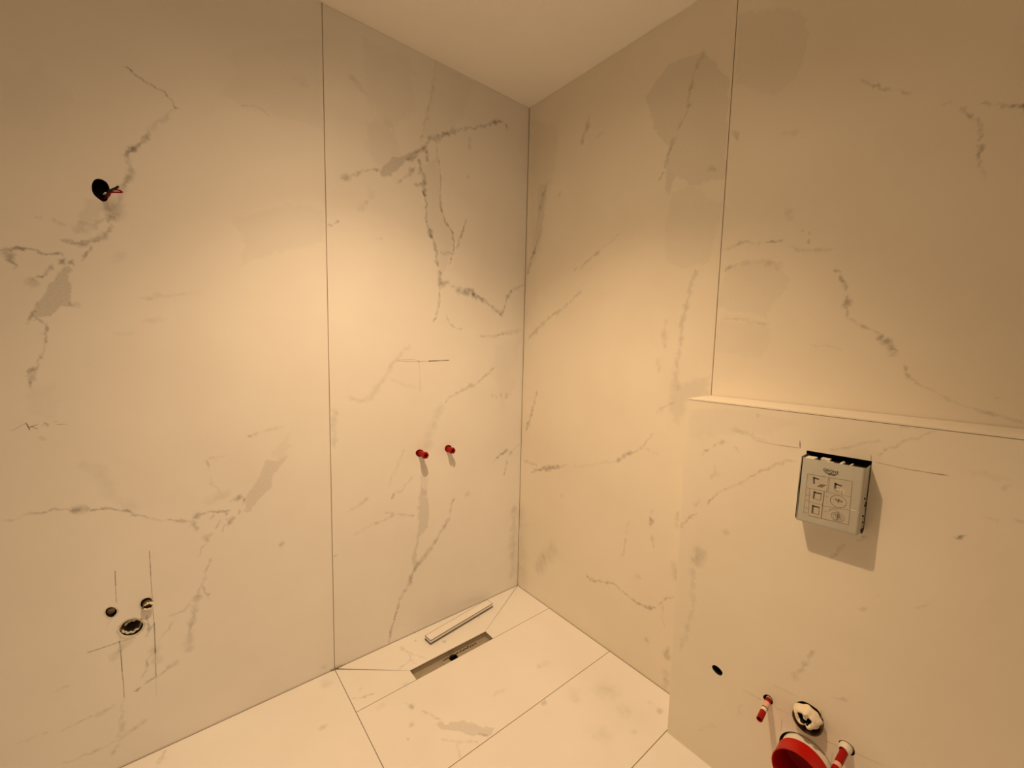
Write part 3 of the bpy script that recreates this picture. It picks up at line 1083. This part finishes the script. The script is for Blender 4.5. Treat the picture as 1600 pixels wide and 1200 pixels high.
# ------------------------------------------------------------------ things on the left wall
def cup(name, loop, code, depth, m, parent, d0=0.004, grow=1.0):
    """a blind recess behind an opening"""
    P = np.asarray(loop)
    c = P.mean(0)
    P = c + (P - c) * grow
    mp = MAPS[code]
    bm = bmesh.new()
    A = [bm.verts.new(mp(u, v, d0)) for u, v in P]
    B = [bm.verts.new(mp(u, v, depth)) for u, v in P]
    n = len(A)
    for k in range(n):
        bm.faces.new((A[k], A[(k + 1) % n], B[(k + 1) % n], B[k]))
    bm.faces.new(B)
    return bm_obj(name, bm, m, parent)


def ring(name, loop, code, w, h, m, parent, seed=0):
    """thin uneven rim of filler round an opening, standing h proud of the stone"""
    P = np.asarray(loop)
    c = P.mean(0)
    n = len(P)
    a = random.Random(seed)
    off = [a.uniform(0.35, 1.25) for _ in range(n)]
    off = [(off[k - 1] + off[k] + off[(k + 1) % n]) / 3 for k in range(n)]
    mp = MAPS[code]
    bm = bmesh.new()
    R0, R1, R2 = [], [], []
    for k, p in enumerate(P):
        d = (p - c) / np.hypot(*(p - c))
        q = p + d * w * off[k]
        s = p + d * w * 0.3
        R0.append(bm.verts.new(mp(*p, 0.003)))
        R1.append(bm.verts.new(mp(*s, -h)))
        R2.append(bm.verts.new(mp(*q, -0.0001)))
    for k in range(n):
        j = (k + 1) % n
        bm.faces.new((R0[k], R0[j], R1[j], R1[k]))
        bm.faces.new((R1[k], R1[j], R2[j], R2[k]))
    return bm_obj(name, bm, m, parent, True)


t = thing('socket_box', 'round black wiring hole high on the wall with loose wires hanging out', 'wiring hole', (-1.591, 0.0, 1.762))
cup('back_box', HOLES['socket'], 'L', 0.05, BLACK, t, 0.0005, 0.998)
w = tube('wire', [(-1.597, 0.03, 1.752), (-1.585, 0.008, 1.7555), (-1.5749, -0.015, 1.7585), (-1.5641, -0.035, 1.7611), (-1.5543, -0.05, 1.7673)], 0.0029, BLACK, t)
w = tube('wire', [(-1.600, 0.03, 1.743), (-1.588, 0.008, 1.746), (-1.5795, -0.012, 1.7495), (-1.5725, -0.03, 1.7569), (-1.5567, -0.045, 1.7654)], 0.0029, BLACK, t)
w = tube('wire', [(-1.600, 0.03, 1.740), (-1.5838, 0.005, 1.744), (-1.5755, -0.014, 1.7482), (-1.5717, -0.025, 1.7532), (-1.5589, -0.04, 1.7533), (-1.5471, -0.05, 1.7535), (-1.5501, -0.052, 1.7566), (-1.558, -0.05, 1.7578), (-1.5652, -0.04, 1.7578)], 0.0022, RED, t)
w['label'] = 'thin red wire bent back on itself'
bm = bmesh.new()
add_lathe(bm, (-1.588, 0.004, 1.752), (0.35, -1, 0.15), [(0, 0), (0.0022, 0), (0.0022, 0.014), (0, 0.014)], 10)
o = bm_obj('wire_end', bm, WHITE_PL, t)
o['label'] = 'bare pale wire end'

# basin waste
t = thing('basin_waste_pipe', 'dark open waste pipe hole low on the wall between two small water outlets', 'waste pipe', (-1.592, 0.0, 0.447))
cup('pipe_recess', HOLES['basin'], 'L', 0.09, DARK, t, 0.004, 0.995)
ring('rim', HOLES['basin'], 'L', 0.007, 0.0016, CHIP, t, 3)


def ragged(th, i):
    return 0.05 * math.sin(3 * th + 1) + 0.04 * math.sin(7 * th) if i in (1, 2) else 0.0


o = lathe('pipe', (-1.594, 0.075, 0.447), (0, -1, 0), [(0.0255, 0.0), (0.0255, 0.066), (0.0222, 0.066), (0.0215, 0.0)], STEEL, t, 40, ragged)
bm = bmesh.new()
for k in range(16):                                   # torn seal curling in the lower edge of the pipe
    th = math.radians(198 + k * 7.5)
    rr = 0.0205 + 0.002 * math.sin(k * 1.3)
    bmesh.ops.create_icosphere(bm, subdivisions=1, radius=0.0032, matrix=Matrix.Translation((-1.592 + rr * math.cos(th), 0.006, 0.449 + rr * 0.95 * math.sin(th))))
for k in range(9):
    th = math.radians(60 + k * 12)
    bmesh.ops.create_icosphere(bm, subdivisions=1, radius=0.0034 + 0.001 * math.sin(2.1 * k), matrix=Matrix.Translation((-1.592 + 0.0155 * math.cos(th), 0.012, 0.449 + 0.0155 * math.sin(th))))
o = bm_obj('torn_seal', bm, CHIP, t, True)

t = thing('basin_water_outlet', 'small round water outlet recessed in the wall left of the dark waste pipe', 'water outlet', (-1.634, 0.0, 0.515))
cup('recess', HOLES['tap_a'], 'L', 0.03, DARK, t, 0.004, 0.995)
ring('rim', HOLES['tap_a'], 'L', 0.005, 0.001, CHIP, t, 7)
o = lathe('fitting', (-1.635, 0.028, 0.514), (0, -1, 0), [(0.0088, 0), (0.0088, 0.016), (0.0068, 0.016), (0.0068, 0.013), (0, 0.013)], BRONZE, t, 28)
o['label'] = 'tan brass fitting sunk in the hole'

t = thing('basin_water_outlet', 'small chipped water outlet with a pale stub above the dark waste pipe', 'water outlet', (-1.554, 0.0, 0.513))
cup('recess', HOLES['tap_b'], 'L', 0.03, DARK, t, 0.004, 0.995)
ring('rim', HOLES['tap_b'], 'L', 0.005, 0.0014, CHIP, t, 9)
o = lathe('fitting', (-1.552, 0.028, 0.512), (0.05, -1, -0.1), [(0.0125, 0), (0.0125, 0.040), (0.0095, 0.042), (0.0095, 0.030), (0, 0.030)], BRONZE, t, 28)
bm = bmesh.new()
for k in range(10):
    a = random.Random(k + 40)
    bmesh.ops.create_icosphere(bm, subdivisions=1, radius=a.uniform(0.0028, 0.0055), matrix=Matrix.Translation((-1.548 + 0.011 * math.cos(k * 0.55 - 2.6), -0.013 - a.uniform(0, 0.004), 0.508 + 0.010 * math.sin(k * 0.55 - 2.6))))
o = bm_obj('sealing_tape', bm, WHITE_PL, t, True)
o['label'] = 'torn white sealing tape'


# shower pipe plugs
def plug(x, z, length, holeset, label, notch, tilt):
    t = thing('pipe_plug', label, 'pipe plug', (x, 0.0, z), 'red plugs in the shower pipes')
    cup('recess', holeset, 'L', 0.03, DARK, t, 0.004, 0.99)
    ax = Vector((tilt[0], -1, tilt[1]))
    o = lathe('flange', (x + 0.001, 0.028, z - 0.001), (0, -1, 0), [(0.0178, 0), (0.0178, 0.022), (0.0158, 0.025), (0.012, 0.025)], RED, t, 32)
    lathe('shaft', (x, 0.005, z), ax, [(0.0118, 0), (0.0118, length * 0.72 + 0.005)], RED, t, 28)
    # hexagonal head with a deep square socket
    a = ax.normalized()
    xx = Vector((0, 0, 1)).cross(a).normalized()
    yy = a.cross(xx)
    o3 = Vector((x, 0.005, z))
    bm = bmesh.new()
    L0, L1 = length * 0.62 + 0.005, length + 0.005
    n = 24
    R = []
    for (kind, tt) in (('hex0', L0), ('hex', L0 + 0.003), ('hex', L1 - 0.0015), ('hexb', L1), ('in', L1), ('in', L1 - 0.016)):
        rg = []
        for k in range(n):
            th = 2 * math.pi * k / n + 0.3
            hexr = 0.0150 / max(math.cos((th % (math.pi / 3)) - math.pi / 6), 0.86) * 0.93
            r = {'hex0': 0.0118, 'hex': hexr, 'hexb': hexr - 0.001, 'in': 0.0078}[kind]
            dd = tt
            if notch and 14 <= k <= 17 and kind in ('hex', 'hexb', 'in') and tt > L0 + 0.004 and not (kind == 'in' and tt < L1):
                dd = tt - 0.007
            rg.append(bm.verts.new(o3 + a * dd + xx * r * math.cos(th) + yy * r * math.sin(th)))
        R.append(rg)
    for A, B in zip(R, R[1:]):
        for k in range(n):
            j = (k + 1) % n
            bm.faces.new((A[k], A[j], B[j], B[k]))
    bm_obj('head', bm, RED, t)
    bm = bmesh.new()
    rg = [bm.verts.new(o3 + a * (L1 - 0.008) + xx * 0.0077 * math.cos(k * math.pi / 8) + yy * 0.0077 * math.sin(k * math.pi / 8)) for k in range(16)]
    rg2 = [bm.verts.new(o3 + a * (L1 - 0.015) + xx * 0.0077 * math.cos(k * math.pi / 8) + yy * 0.0077 * math.sin(k * math.pi / 8)) for k in range(16)]
    for k in range(16):
        bm.faces.new((rg[k], rg[(k + 1) % 16], rg2[(k + 1) % 16], rg2[k]))
    bm.faces.new(rg)
    o = bm_obj('socket', bm, DARK, t)
    o['label'] = 'dark socket in the plug head'


plug(-0.605, 0.855, 0.0545, HOLES['plug_a'], 'longer red plastic plug in the shower wall, above the grey drip-shaped vein', False, (0, 0))
plug(-0.460, 0.8525, 0.044, HOLES['plug_b'], 'shorter red plastic plug with a notched head, nearer the room corner', True, (0, 0))

# ------------------------------------------------------------------ shower channel in the floor
t = thing('shower_channel', 'long narrow steel drain channel sunk open in the shower floor', 'drain', (-0.558, -0.2275, 0.0))
ZC = -0.024
bm = bmesh.new()
x0, y0, x1, y1 = -0.750, -0.2575, -0.366, -0.1975
hc = np.array((-0.5560, -0.2215))
hr = 0.0205
circ = [hc + hr * np.array((math.cos(k * math.pi / 14), math.sin(k * math.pi / 14))) for k in range(28)]
vv, _, ff, *_ = delaunay_2d_cdt([Vector(p) for p in rect(x0, y0, x1, y1)] + [Vector(c) for c in circ],
                                [(0, 1), (1, 2), (2, 3), (3, 0)] + [(4 + k, 4 + (k + 1) % 28) for k in range(28)], [], 1, 1e-7)
bv = [bm.verts.new((v.x, v.y, ZC)) for v in vv]
for f in ff:
    if np.hypot(*(np.mean([vv[k][:] for k in f], axis=0) - hc)) > hr * 0.95:
        bm.faces.new([bv[k] for k in f])
cr = rect(x0, y0, x1, y1)
lo = [bm.verts.new((*c, ZC)) for c in cr]
hi = [bm.verts.new((*c, -0.0045)) for c in cr]
for k in range(4):
    bm.faces.new((lo[k], lo[(k + 1) % 4], hi[(k + 1) % 4], hi[k]))
bm_obj('tray', bm, STEEL, t)
bm = bmesh.new()
lo = [bm.verts.new((*c, ZC)) for c in circ]
hi = [bm.verts.new((*c, ZC - 0.05)) for c in circ]
for k in range(28):
    bm.faces.new((lo[k], lo[(k + 1) % 28], hi[(k + 1) % 28], hi[k]))
bm.faces.new(hi)
o = bm_obj('outlet', bm, BLACK, t)
o['label'] = 'round black outlet in the channel floor'
lathe('outlet_rim', (*hc, ZC - 0.001), (0, 0, 1), [(hr - 0.0004, 0), (hr - 0.0004, 0.0022), (hr + 0.002, 0.0022), (hr + 0.003, 0.0008)], STEEL, t, 28)
bm = bmesh.new()
for k in range(90):                                   # crust along the rear of the channel
    a = random.Random(k)
    x = -0.600 + 0.175 * (k / 90) + a.uniform(-0.002, 0.002)
    y = -0.2075 - 0.0045 * math.sin(k * 0.33) ** 2 - 0.002 * math.sin(k * 0.9) + a.uniform(-0.0008, 0.0008)
    bmesh.ops.create_icosphere(bm, subdivisions=1, radius=a.uniform(0.0013, 0.0032), matrix=Matrix.Translation((x, y, ZC + 0.0006)))
o = bm_obj('dirt_crust', bm, DIRT, t)
o['kind'] = 'stuff'

# its cover, lifted out and left on the floor
TOP = [(-0.6181, -0.0751), (-0.2362, -0.0311), (-0.2310, -0.0745), (-0.6135, -0.1195)]
TOP = np.array(TOP)
t = thing('channel_cover', 'narrow stone-topped drain cover lying loose on the floor beside the wall', 'drain cover', (*TOP.mean(0), 0.0))


def inset(P, d):
    out = []
    n = len(P)
    for k in range(n):
        a, b, c = P[k - 1], P[k], P[(k + 1) % n]
        e1, e2 = (b - a) / np.hypot(*(b - a)), (c - b) / np.hypot(*(c - b))
        n1, n2 = np.array((e1[1], -e1[0])), np.array((e2[1], -e2[0]))
        out.append(b + (n1 + n2) * d)
    return np.array(out)


def prism(bm, P, z0, z1):
    A = [bm.verts.new((*p, z0)) for p in P]
    B = [bm.verts.new((*p, z1)) for p in P]
    n = len(P)
    for k in range(n):
        bm.faces.new((A[k], A[(k + 1) % n], B[(k + 1) % n], B[k]))
    bm.faces.new(B)
    bm.faces.new(A[::-1])


def band(bm, P0, P1, z0, z1):
    for k in range(4):
        j = (k + 1) % 4
        q = [P0[k], P0[j], P1[j], P1[k]]
        A = [bm.verts.new((*p, z0)) for p in q]
        B = [bm.verts.new((*p, z1)) for p in q]
        for i in range(4):
            bm.faces.new((A[i], A[(i + 1) % 4], B[(i + 1) % 4], B[i]))
        bm.faces.new(B)
        bm.faces.new(A[::-1])


bm = bmesh.new()                                      # metal tray the stone is glued into
band(bm, inset(TOP, -0.0008), inset(TOP, 0.0020), 0.004, 0.0088)
prism(bm, inset(TOP, 0.0018), 0.004, 0.0075)
o = bm_obj('tray', bm, EDGE, t)
o['label'] = 'dark metal tray under the stone'
bm = bmesh.new()
band(bm, TOP, inset(TOP, 0.0013), 0.0196, 0.0224)
o = bm_obj('edge_strip', bm, EDGE, t)
o['label'] = 'thin dark metal edge around the top'
bm = bmesh.new()
prism(bm, inset(TOP, 0.0008), 0.0076, 0.0220)
bm_obj('stone_insert', bm, MARBLE, t)
for k in range(2):
    c = TOP.mean(0) + (TOP[1] - TOP[0]) * (-0.33 + 0.66 * k)
    e1 = (TOP[1] - TOP[0]) / np.hypot(*(TOP[1] - TOP[0]))
    e2 = np.array((-e1[1], e1[0]))
    bm = bmesh.new()
    prism(bm, [c - e1 * 0.03 - e2 * 0.018, c + e1 * 0.03 - e2 * 0.018, c + e1 * 0.03 + e2 * 0.018, c - e1 * 0.03 + e2 * 0.018], 0.0, 0.004)
    bm_obj('foot', bm, BLACK, t)

# ------------------------------------------------------------------ boxing: cistern access housing
YC, ZCN = -1.411, 0.997
XF = -D - 0.050                                       # its front face
t = thing('access_housing', 'white plastic cistern access housing with printed diagrams jutting from the ledge front', 'housing', (-D, YC, ZCN))
bm = bmesh.new()
fr = [(XF, -1.3450, 0.911), (XF, -1.4765, 0.914), (XF, -1.4780, 1.0825), (XF, -1.3465, 1.0805)]
pr = [(-D + 0.02, y, z) for _, y, z in fr]
A = [bm.verts.new(p) for p in fr]
B = [bm.verts.new(p) for p in pr]
bm.faces.new(A)
for k in (0, 1, 3):
    bm.faces.new((A[k], A[(k + 1) % 4], B[(k + 1) % 4], B[k]))
es = [e for e in bm.edges if sum(v in A for v in e.verts) == 2] + [e for e in bm.edges if (e.verts[0] in A) != (e.verts[1] in A)]
bmesh.ops.bevel(bm, geom=es, offset=0.0065, segments=3, profile=0.5, affect='EDGES')
o = bm_obj('shell', bm, HOUSING, t, True)
o.data.set_sharp_from_angle(angle=math.radians(50))
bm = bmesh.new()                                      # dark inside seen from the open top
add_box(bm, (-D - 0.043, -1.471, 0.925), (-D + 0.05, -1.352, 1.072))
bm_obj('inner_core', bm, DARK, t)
cup('opening', HOLES['shaft'], 'B', 0.06, DARK, t, 0.004, 0.999)
for (ya, yb, xa, xb, za, zb) in ((-1.354, -1.374, 0.008, 0.040, 1.064, 1.0795), (-1.383, -1.402, 0.004, 0.020, 1.064, 1.081),
                                 (-1.398, -1.412, 0.020, 0.040, 1.064, 1.077), (-1.424, -1.430, 0.0, 0.040, 1.064, 1.079), (-1.443, -1.447, 0.0, 0.040, 1.064, 1.078)):
    bm = bmesh.new()
    add_box(bm, (-D - xb, min(ya, yb), za), (-D - xa, max(ya, yb), zb), 0.0015)
    bm_obj('inner_tab', bm, WHITE_PL, t)

def strip(bm, a, b, w, x=XF - 0.0004):
    """flat printed line between two points of the housing face (y offset to the left, height)"""
    a, b = np.array(a, float) / 1000, np.array(b, float) / 1000
    e = (b - a) / np.hypot(*(b - a))
    n = np.array((-e[1], e[0])) * w / 2000
    e = e * w / 4000
    q = [a - e - n, b + e - n, b + e + n, a - e + n]
    bm.faces.new([bm.verts.new((x, YC + p[0], ZCN + p[1])) for p in q])


def disc(bm, c, rx, rz, w, n=24, a0=0, a1=360):
    pts = [(c[0] + rx * math.cos(math.radians(a0 + (a1 - a0) * k / n)), c[1] + rz * math.sin(math.radians(a0 + (a1 - a0) * k / n))) for k in range(n + 1)]
    for p, q in zip(pts, pts[1:]):
        strip(bm, p, q, w)


def patch(bm, P, x):
    bm.faces.new([bm.verts.new((x, YC + a / 1000, ZCN + b / 1000)) for a, b in P])


bm = bmesh.new()
patch(bm, [(45, 43), (-45.5, 47.5), (-46, -59), (-3, -62), (38, -63), (46, -62)], XF - 0.0002)
o = bm_obj('print_ground', bm, PAPER, t)
o['label'] = 'faint grey printed field'
bm = bmesh.new()
for a, b, w in (((45.5, 43), (1.5, 45.5), .7), ((-1, 45.5), (-45, 48), .7), ((-45, 48), (-46, -59.5), .8), ((-46, -59.5), (35, -64), .9),
                ((45.5, 43), (46.5, -62), .7), ((1.5, 45.5), (3, 8), .8), ((-1, 45.5), (0, 8), .8), ((45, 7), (3, 8), .7), ((0, 8), (-45, 10), .6),
                ((38, 7), (36, -62), .8), ((45.5, -12), (37.5, -12), .8), ((46, -26), (37, -26), .7), ((46, -46), (36.5, -46), .8), ((46.5, -58), (36, -58), .7),
                ((36.5, -28), (9, -28), .7), ((9, -30), (-47, -23), .7), ((6, -3), (-2, -4), 1.0), ((5, -42), (-1, -42), .8)):
    strip(bm, a, b, w)
disc(bm, (-22, -9), 16, 15, 1.0)
disc(bm, (-16, -44), 11, 14, 0.9, 16, 20, 270)
disc(bm, (-24, -47), 13, 11, 0.9)
disc(bm, (-24, -47), 9, 7, 0.7)
for a, b in (((-15, -4), (-30, -6)), ((-16, -7), (-30, -9)), ((-22, -12), (-23, -2)), ((-18, -43), (-30, -45)), ((-24, -38), (-23, -52)), ((-20, -48), (-30, -49))):
    strip(bm, a, b, 1.8)
for c in ((14, 20), (11, 23), (17, 17)):
    strip(bm, (c[0] + 5, c[1]), (c[0] - 5, c[1] + 1), 3.0)
disc(bm, (-20, 24), 9, 9, 1.0, 12, -90, 90)
o = bm_obj('printed_diagram', bm, INK, t)
o['label'] = 'grey line drawings of the installation steps'
bm = bmesh.new()
for (a, b, c) in (((21, 35.5), (31.5, 36), (30, 22)), ((-25, 31.5), (-13, 33), (-14, 22.5)), ((13, 0), (27.5, -0.5), (28, -16)), ((14.5, -36), (28, -36.5), (28, -55))):
    strip(bm, a, b, 3.6)
    strip(bm, b, c, 3.6)
    strip(bm, (b[0] + 1.4, b[1] + 1.4), (b[0] - 2, b[1] + 1.6), 2.6)
strip(bm, (7.5, 7), (8.5, -62), 1.3)
strip(bm, (13, -17), (28, -17), 0.9)
strip(bm, (13, 0), (13, -17), 0.9)
strip(bm, (14, -55), (28, -55), 0.9)
strip(bm, (14.5, -36), (14, -55), 0.9)
o = bm_obj('printed_corner_marks', bm, INK_DARK, t)
o['label'] = 'dark angle brackets printed on the diagrams'
# maker's lettering over three waves
cu = bpy.data.curves.new('lettering', 'FONT')
cu.body = 'GROHE'
cu.size = 0.0094
cu.align_x = 'CENTER'
cu.space_character = 1.12
cu.offset = 0.00025
ro = bpy.data.objects.new('lettering_source', cu)
COL.objects.link(ro)
dg = bpy.context.evaluated_depsgraph_get()
me = bpy.data.meshes.new_from_object(ro.evaluated_get(dg))
bpy.data.objects.remove(ro)
M = Matrix(((0, 0, -1, XF - 0.0005), (-1, 0, 0, YC - 0.0015), (0, 1, 0, ZCN + 0.0592), (0, 0, 0, 1)))
me.transform(M @ Matrix.Rotation(math.radians(-1.5), 4, 'Z') @ Matrix.Diagonal((0.92, 1, 1, 1)))
me.name = 'lettering'
o = link('lettering', me, INK_DARK, t)
o['label'] = 'dark printed maker lettering'
bm = bmesh.new()
for k in range(3):
    pts = [(11 - 4 * k - i * (26 - 6 * k) / 16, 56.6 - 1.9 * k + 0.8 * math.sin(i * 0.9 + k) - 0.02 * i) for i in range(17)]
    for p, q in zip(pts, pts[1:]):
        strip(bm, p, q, 1.1)
o = bm_obj('wave_emblem', bm, INK_DARK, t)
o['label'] = 'three dark wavy lines under the lettering'
bm = bmesh.new()
strip(bm, (-46.5, -21.5), (-61, -20.5), 2.2, XF - 0.0006)
strip(bm, (-61, -20.5), (-62.5, -25), 1.4, XF - 0.0006)
a = random.Random(5)
for k in range(9):
    c = (-27 + a.uniform(-6, 8), 16 + a.uniform(-7, 7))
    strip(bm, c, (c[0] + a.uniform(-3, 3), c[1] + 3), 1.6, XF - 0.0006)
o = bm_obj('scratches', bm, WHITE_PL, t)
o['kind'] = 'stuff'
o['label'] = 'pale scuffs and scratches on the face'
bm = bmesh.new()
for k in range(18):                                   # dirty corner and side
    a = random.Random(k + 9)
    z = 0.915 + a.uniform(0, 0.02) if k < 10 else a.uniform(0.93, 1.01)
    bmesh.ops.create_icosphere(bm, subdivisions=1, radius=a.uniform(0.0012, 0.003), matrix=Matrix.Translation((-D - a.uniform(0.004, 0.03), -1.4775, z)))
o = bm_obj('dirt_specks', bm, DIRT, t)
o['kind'] = 'stuff'

# ------------------------------------------------------------------ boxing: toilet connections
t = thing('wall_hole', 'empty round black hole drilled low in the boxed wall near its corner', 'hole', (-D, -1.162, 0.337))
cup('lining', HOLES['spare'], 'B', 0.06, BLACK, t, 0.001, 0.998)

BANDS = {'stud_a': [(0.0, 0.10, 'w'), (0.10, 0.27, 'r'), (0.27, 0.50, 'p'), (0.50, 0.54, 'b'), (0.54, 0.66, 'w'), (0.66, 1.0, 'r')],
         'stud_b': [(0.0, 0.05, 'w'), (0.05, 0.70, 'r'), (0.70, 0.86, 'p'), (0.86, 1.0, 'r')]}


def stud(key, a, b, r, label, collar):
    t = thing('stud_sleeve', label, 'mounting stud', (-D, *HOLES[key].mean(0)), 'striped sleeves on the toilet mounting studs')
    cup('recess', HOLES[key], 'B', 0.06, BLACK, t, 0.002, 0.995)
    a, b = Vector(a), Vector(b)
    ax = b - a
    Ln = ax.length
    for (s0, s1, c) in BANDS[key]:
        m = {'w': WHITE_PL, 'r': RED, 'p': PINK, 'b': BROWN}[c]
        last = s1 > 0.99
        prof = [(r, s0 * Ln), (r, s1 * Ln)]
        if last:
            prof += [(r * 0.72, s1 * Ln), (r * 0.72, s1 * Ln - 0.012), (0, s1 * Ln - 0.012)]
        o = lathe('sleeve_band', a, ax, prof, m, t, 24)
        o['label'] = {'w': 'white band', 'r': 'red band', 'p': 'pale pink band', 'b': 'thin brown band'}[c]
    if collar:
        c = HOLES[key].mean(0)
        o = lathe('collar', (-D + 0.012, c[0] - 0.001, c[1] - 0.002), (-1, 0.12, 0.03),
                  [(0.0140, 0), (0.0140, 0.018), (0.0125, 0.026), (0.0095, 0.030), (r, 0.030)], WHITE_PL, t, 28)
        o['label'] = 'white plastic collar'


stud('stud_a', (-D + 0.010, -1.3085, 0.3430), (-0.2449, -1.3153, 0.3365), 0.0078, 'red and white striped stud sleeve poking from the small hole left of the pipes', False)
stud('stud_b', (-D - 0.008, -1.4885, 0.3400), (-0.2460, -1.4850, 0.3310), 0.0086, 'red striped stud sleeve in a white collar, right of the big red cap', True)

# flush pipe with its crumpled plug
t = thing('flush_pipe', 'flush pipe stub stuffed with crumpled white film above the red cap', 'pipe', (-D, -1.405, 0.362))
cup('recess', HOLES['flush'], 'B', 0.07, DARK, t, 0.004, 0.995)
FY, FZ = -1.4065, 0.3600
o = lathe('pipe', (-D + 0.06, FY, FZ), (-1, 0, 0), [(0.0325, 0), (0.0325, 0.062), (0.0345, 0.066), (0.0345, 0.078), (0.0315, 0.080), (0.0300, 0.078), (0.0295, 0.05)], BROWN, t, 40)
o['label'] = 'dark brown rubber pipe end'
bm = bmesh.new()
n, m_ = 72, 34
CY, CZ, FR = -1.4060, 0.3745, 0.0325
MOUTH = set()
rings = []
for i in range(m_ + 1):
    s = i / m_
    rg = []
    for k in range(n):
        th = 2 * math.pi * k / n
        lob = 1 + 0.05 * math.sin(5 * th + 0.7) + 0.03 * math.sin(9 * th)
        r = FR * s * lob
        px, pz = r * math.cos(th), 0.86 * r * math.sin(th)      # px grows to the room's right
        dep = 0.030 + 0.010 * math.sqrt(max(0, 1 - s * s)) + 0.0022 * math.sin(7 * th + 5 * s) * s - 0.018 * s ** 6
        qx, qz = px / FR, pz / FR
        # folded mouth, a torn U-shaped opening with a tongue hanging from above, and a nick below it
        inU = abs(qx + 0.06) < 0.50 - 0.55 * max(0, -(qz - 0.05)) and -0.40 < qz < 0.30
        tongue = abs(qx + 0.05) < 0.13 + 0.30 * (qz - 0.02) and qz > -0.10
        nick = abs(qx - 0.06) < 0.16 + 0.55 * (-0.62 - qz) and -0.84 < qz < -0.50
        near = math.exp(-((qx + 0.08) / 0.5) ** 4 - (qz / 0.36) ** 4)
        dep -= 0.010 * near + 0.005 * math.exp(-((qx - 0.06 - 0.1 * qz) / 0.06) ** 2) * (1 if qz < -0.25 else 0)
        if (inU and not tongue) or nick:
            MOUTH.add((i, k))
        rg.append(bm.verts.new((-D - dep, CY - px, CZ + pz)))
    rings.append(rg)
for i, (A, B) in enumerate(zip(rings, rings[1:])):
    for k in range(n):
        k2 = (k + 1) % n
        if sum(q in MOUTH for q in ((i, k), (i, k2), (i + 1, k), (i + 1, k2))) < 3:
            bm.faces.new((A[k], A[k2], B[k2], B[k]))
bmesh.ops.remove_doubles(bm, verts=bm.verts[:], dist=1e-6)
back = [bm.verts.new((-D - 0.004, CY - FR * 0.9 * math.cos(2 * math.pi * k / n), CZ - 0.005 + FR * 0.8 * math.sin(2 * math.pi * k / n))) for k in range(n)]
last = rings[-1]
for k in range(n):
    bm.faces.new((last[k], last[(k + 1) % n], back[(k + 1) % n], back[k]))
o = bm_obj('film_plug', bm, FOAM, t, True)
o['label'] = 'crumpled white film closing the pipe'

# big red waste cap
t = thing('waste_pipe_cap', 'large open red plastic cap on the white waste pipe at floor height', 'pipe cap', (-D, -1.4085, 0.240))
cup('recess', HOLES['waste'], 'B', 0.05, DARK, t, 0.004, 0.995)
WY, WZ = -1.4085, 0.2400
o = lathe('pipe', (-D + 0.045, WY, WZ), (-1, 0, 0), [(0.0585, 0), (0.0585, 0.0685), (0.0582, 0.069)], WHITE_PL, t, 56)
o['label'] = 'white plastic waste pipe'
o = lathe('cap', (-D - 0.024, WY, WZ), (-1, 0, 0), [(0.0560, 0), (0.0612, 0.001), (0.0608, 0.006), (0.0600, 0.010), (0.0600, 0.045), (0.0606, 0.046), (0.0606, 0.0475), (0.0585, 0.0475),
                                               (0.0578, 0.045), (0.0566, -0.040), (0.050, -0.044), (0, -0.044)], ORANGE_RED, t, 64)
for (a_, l_) in ((200, 0.012), (330, 0.016)):
    th = math.radians(a_)
    bm = bmesh.new()
    bmesh.ops.create_cube(bm, size=1, matrix=Matrix.Translation((-D - 0.048, WY - 0.0605 * math.cos(th), WZ + 0.0605 * math.sin(th))) @ Matrix.Rotation(th, 4, 'X') @ Matrix.Diagonal((0.018, 0.002, 0.010, 1)))
    bm_obj('rib', bm, ORANGE_RED, t)
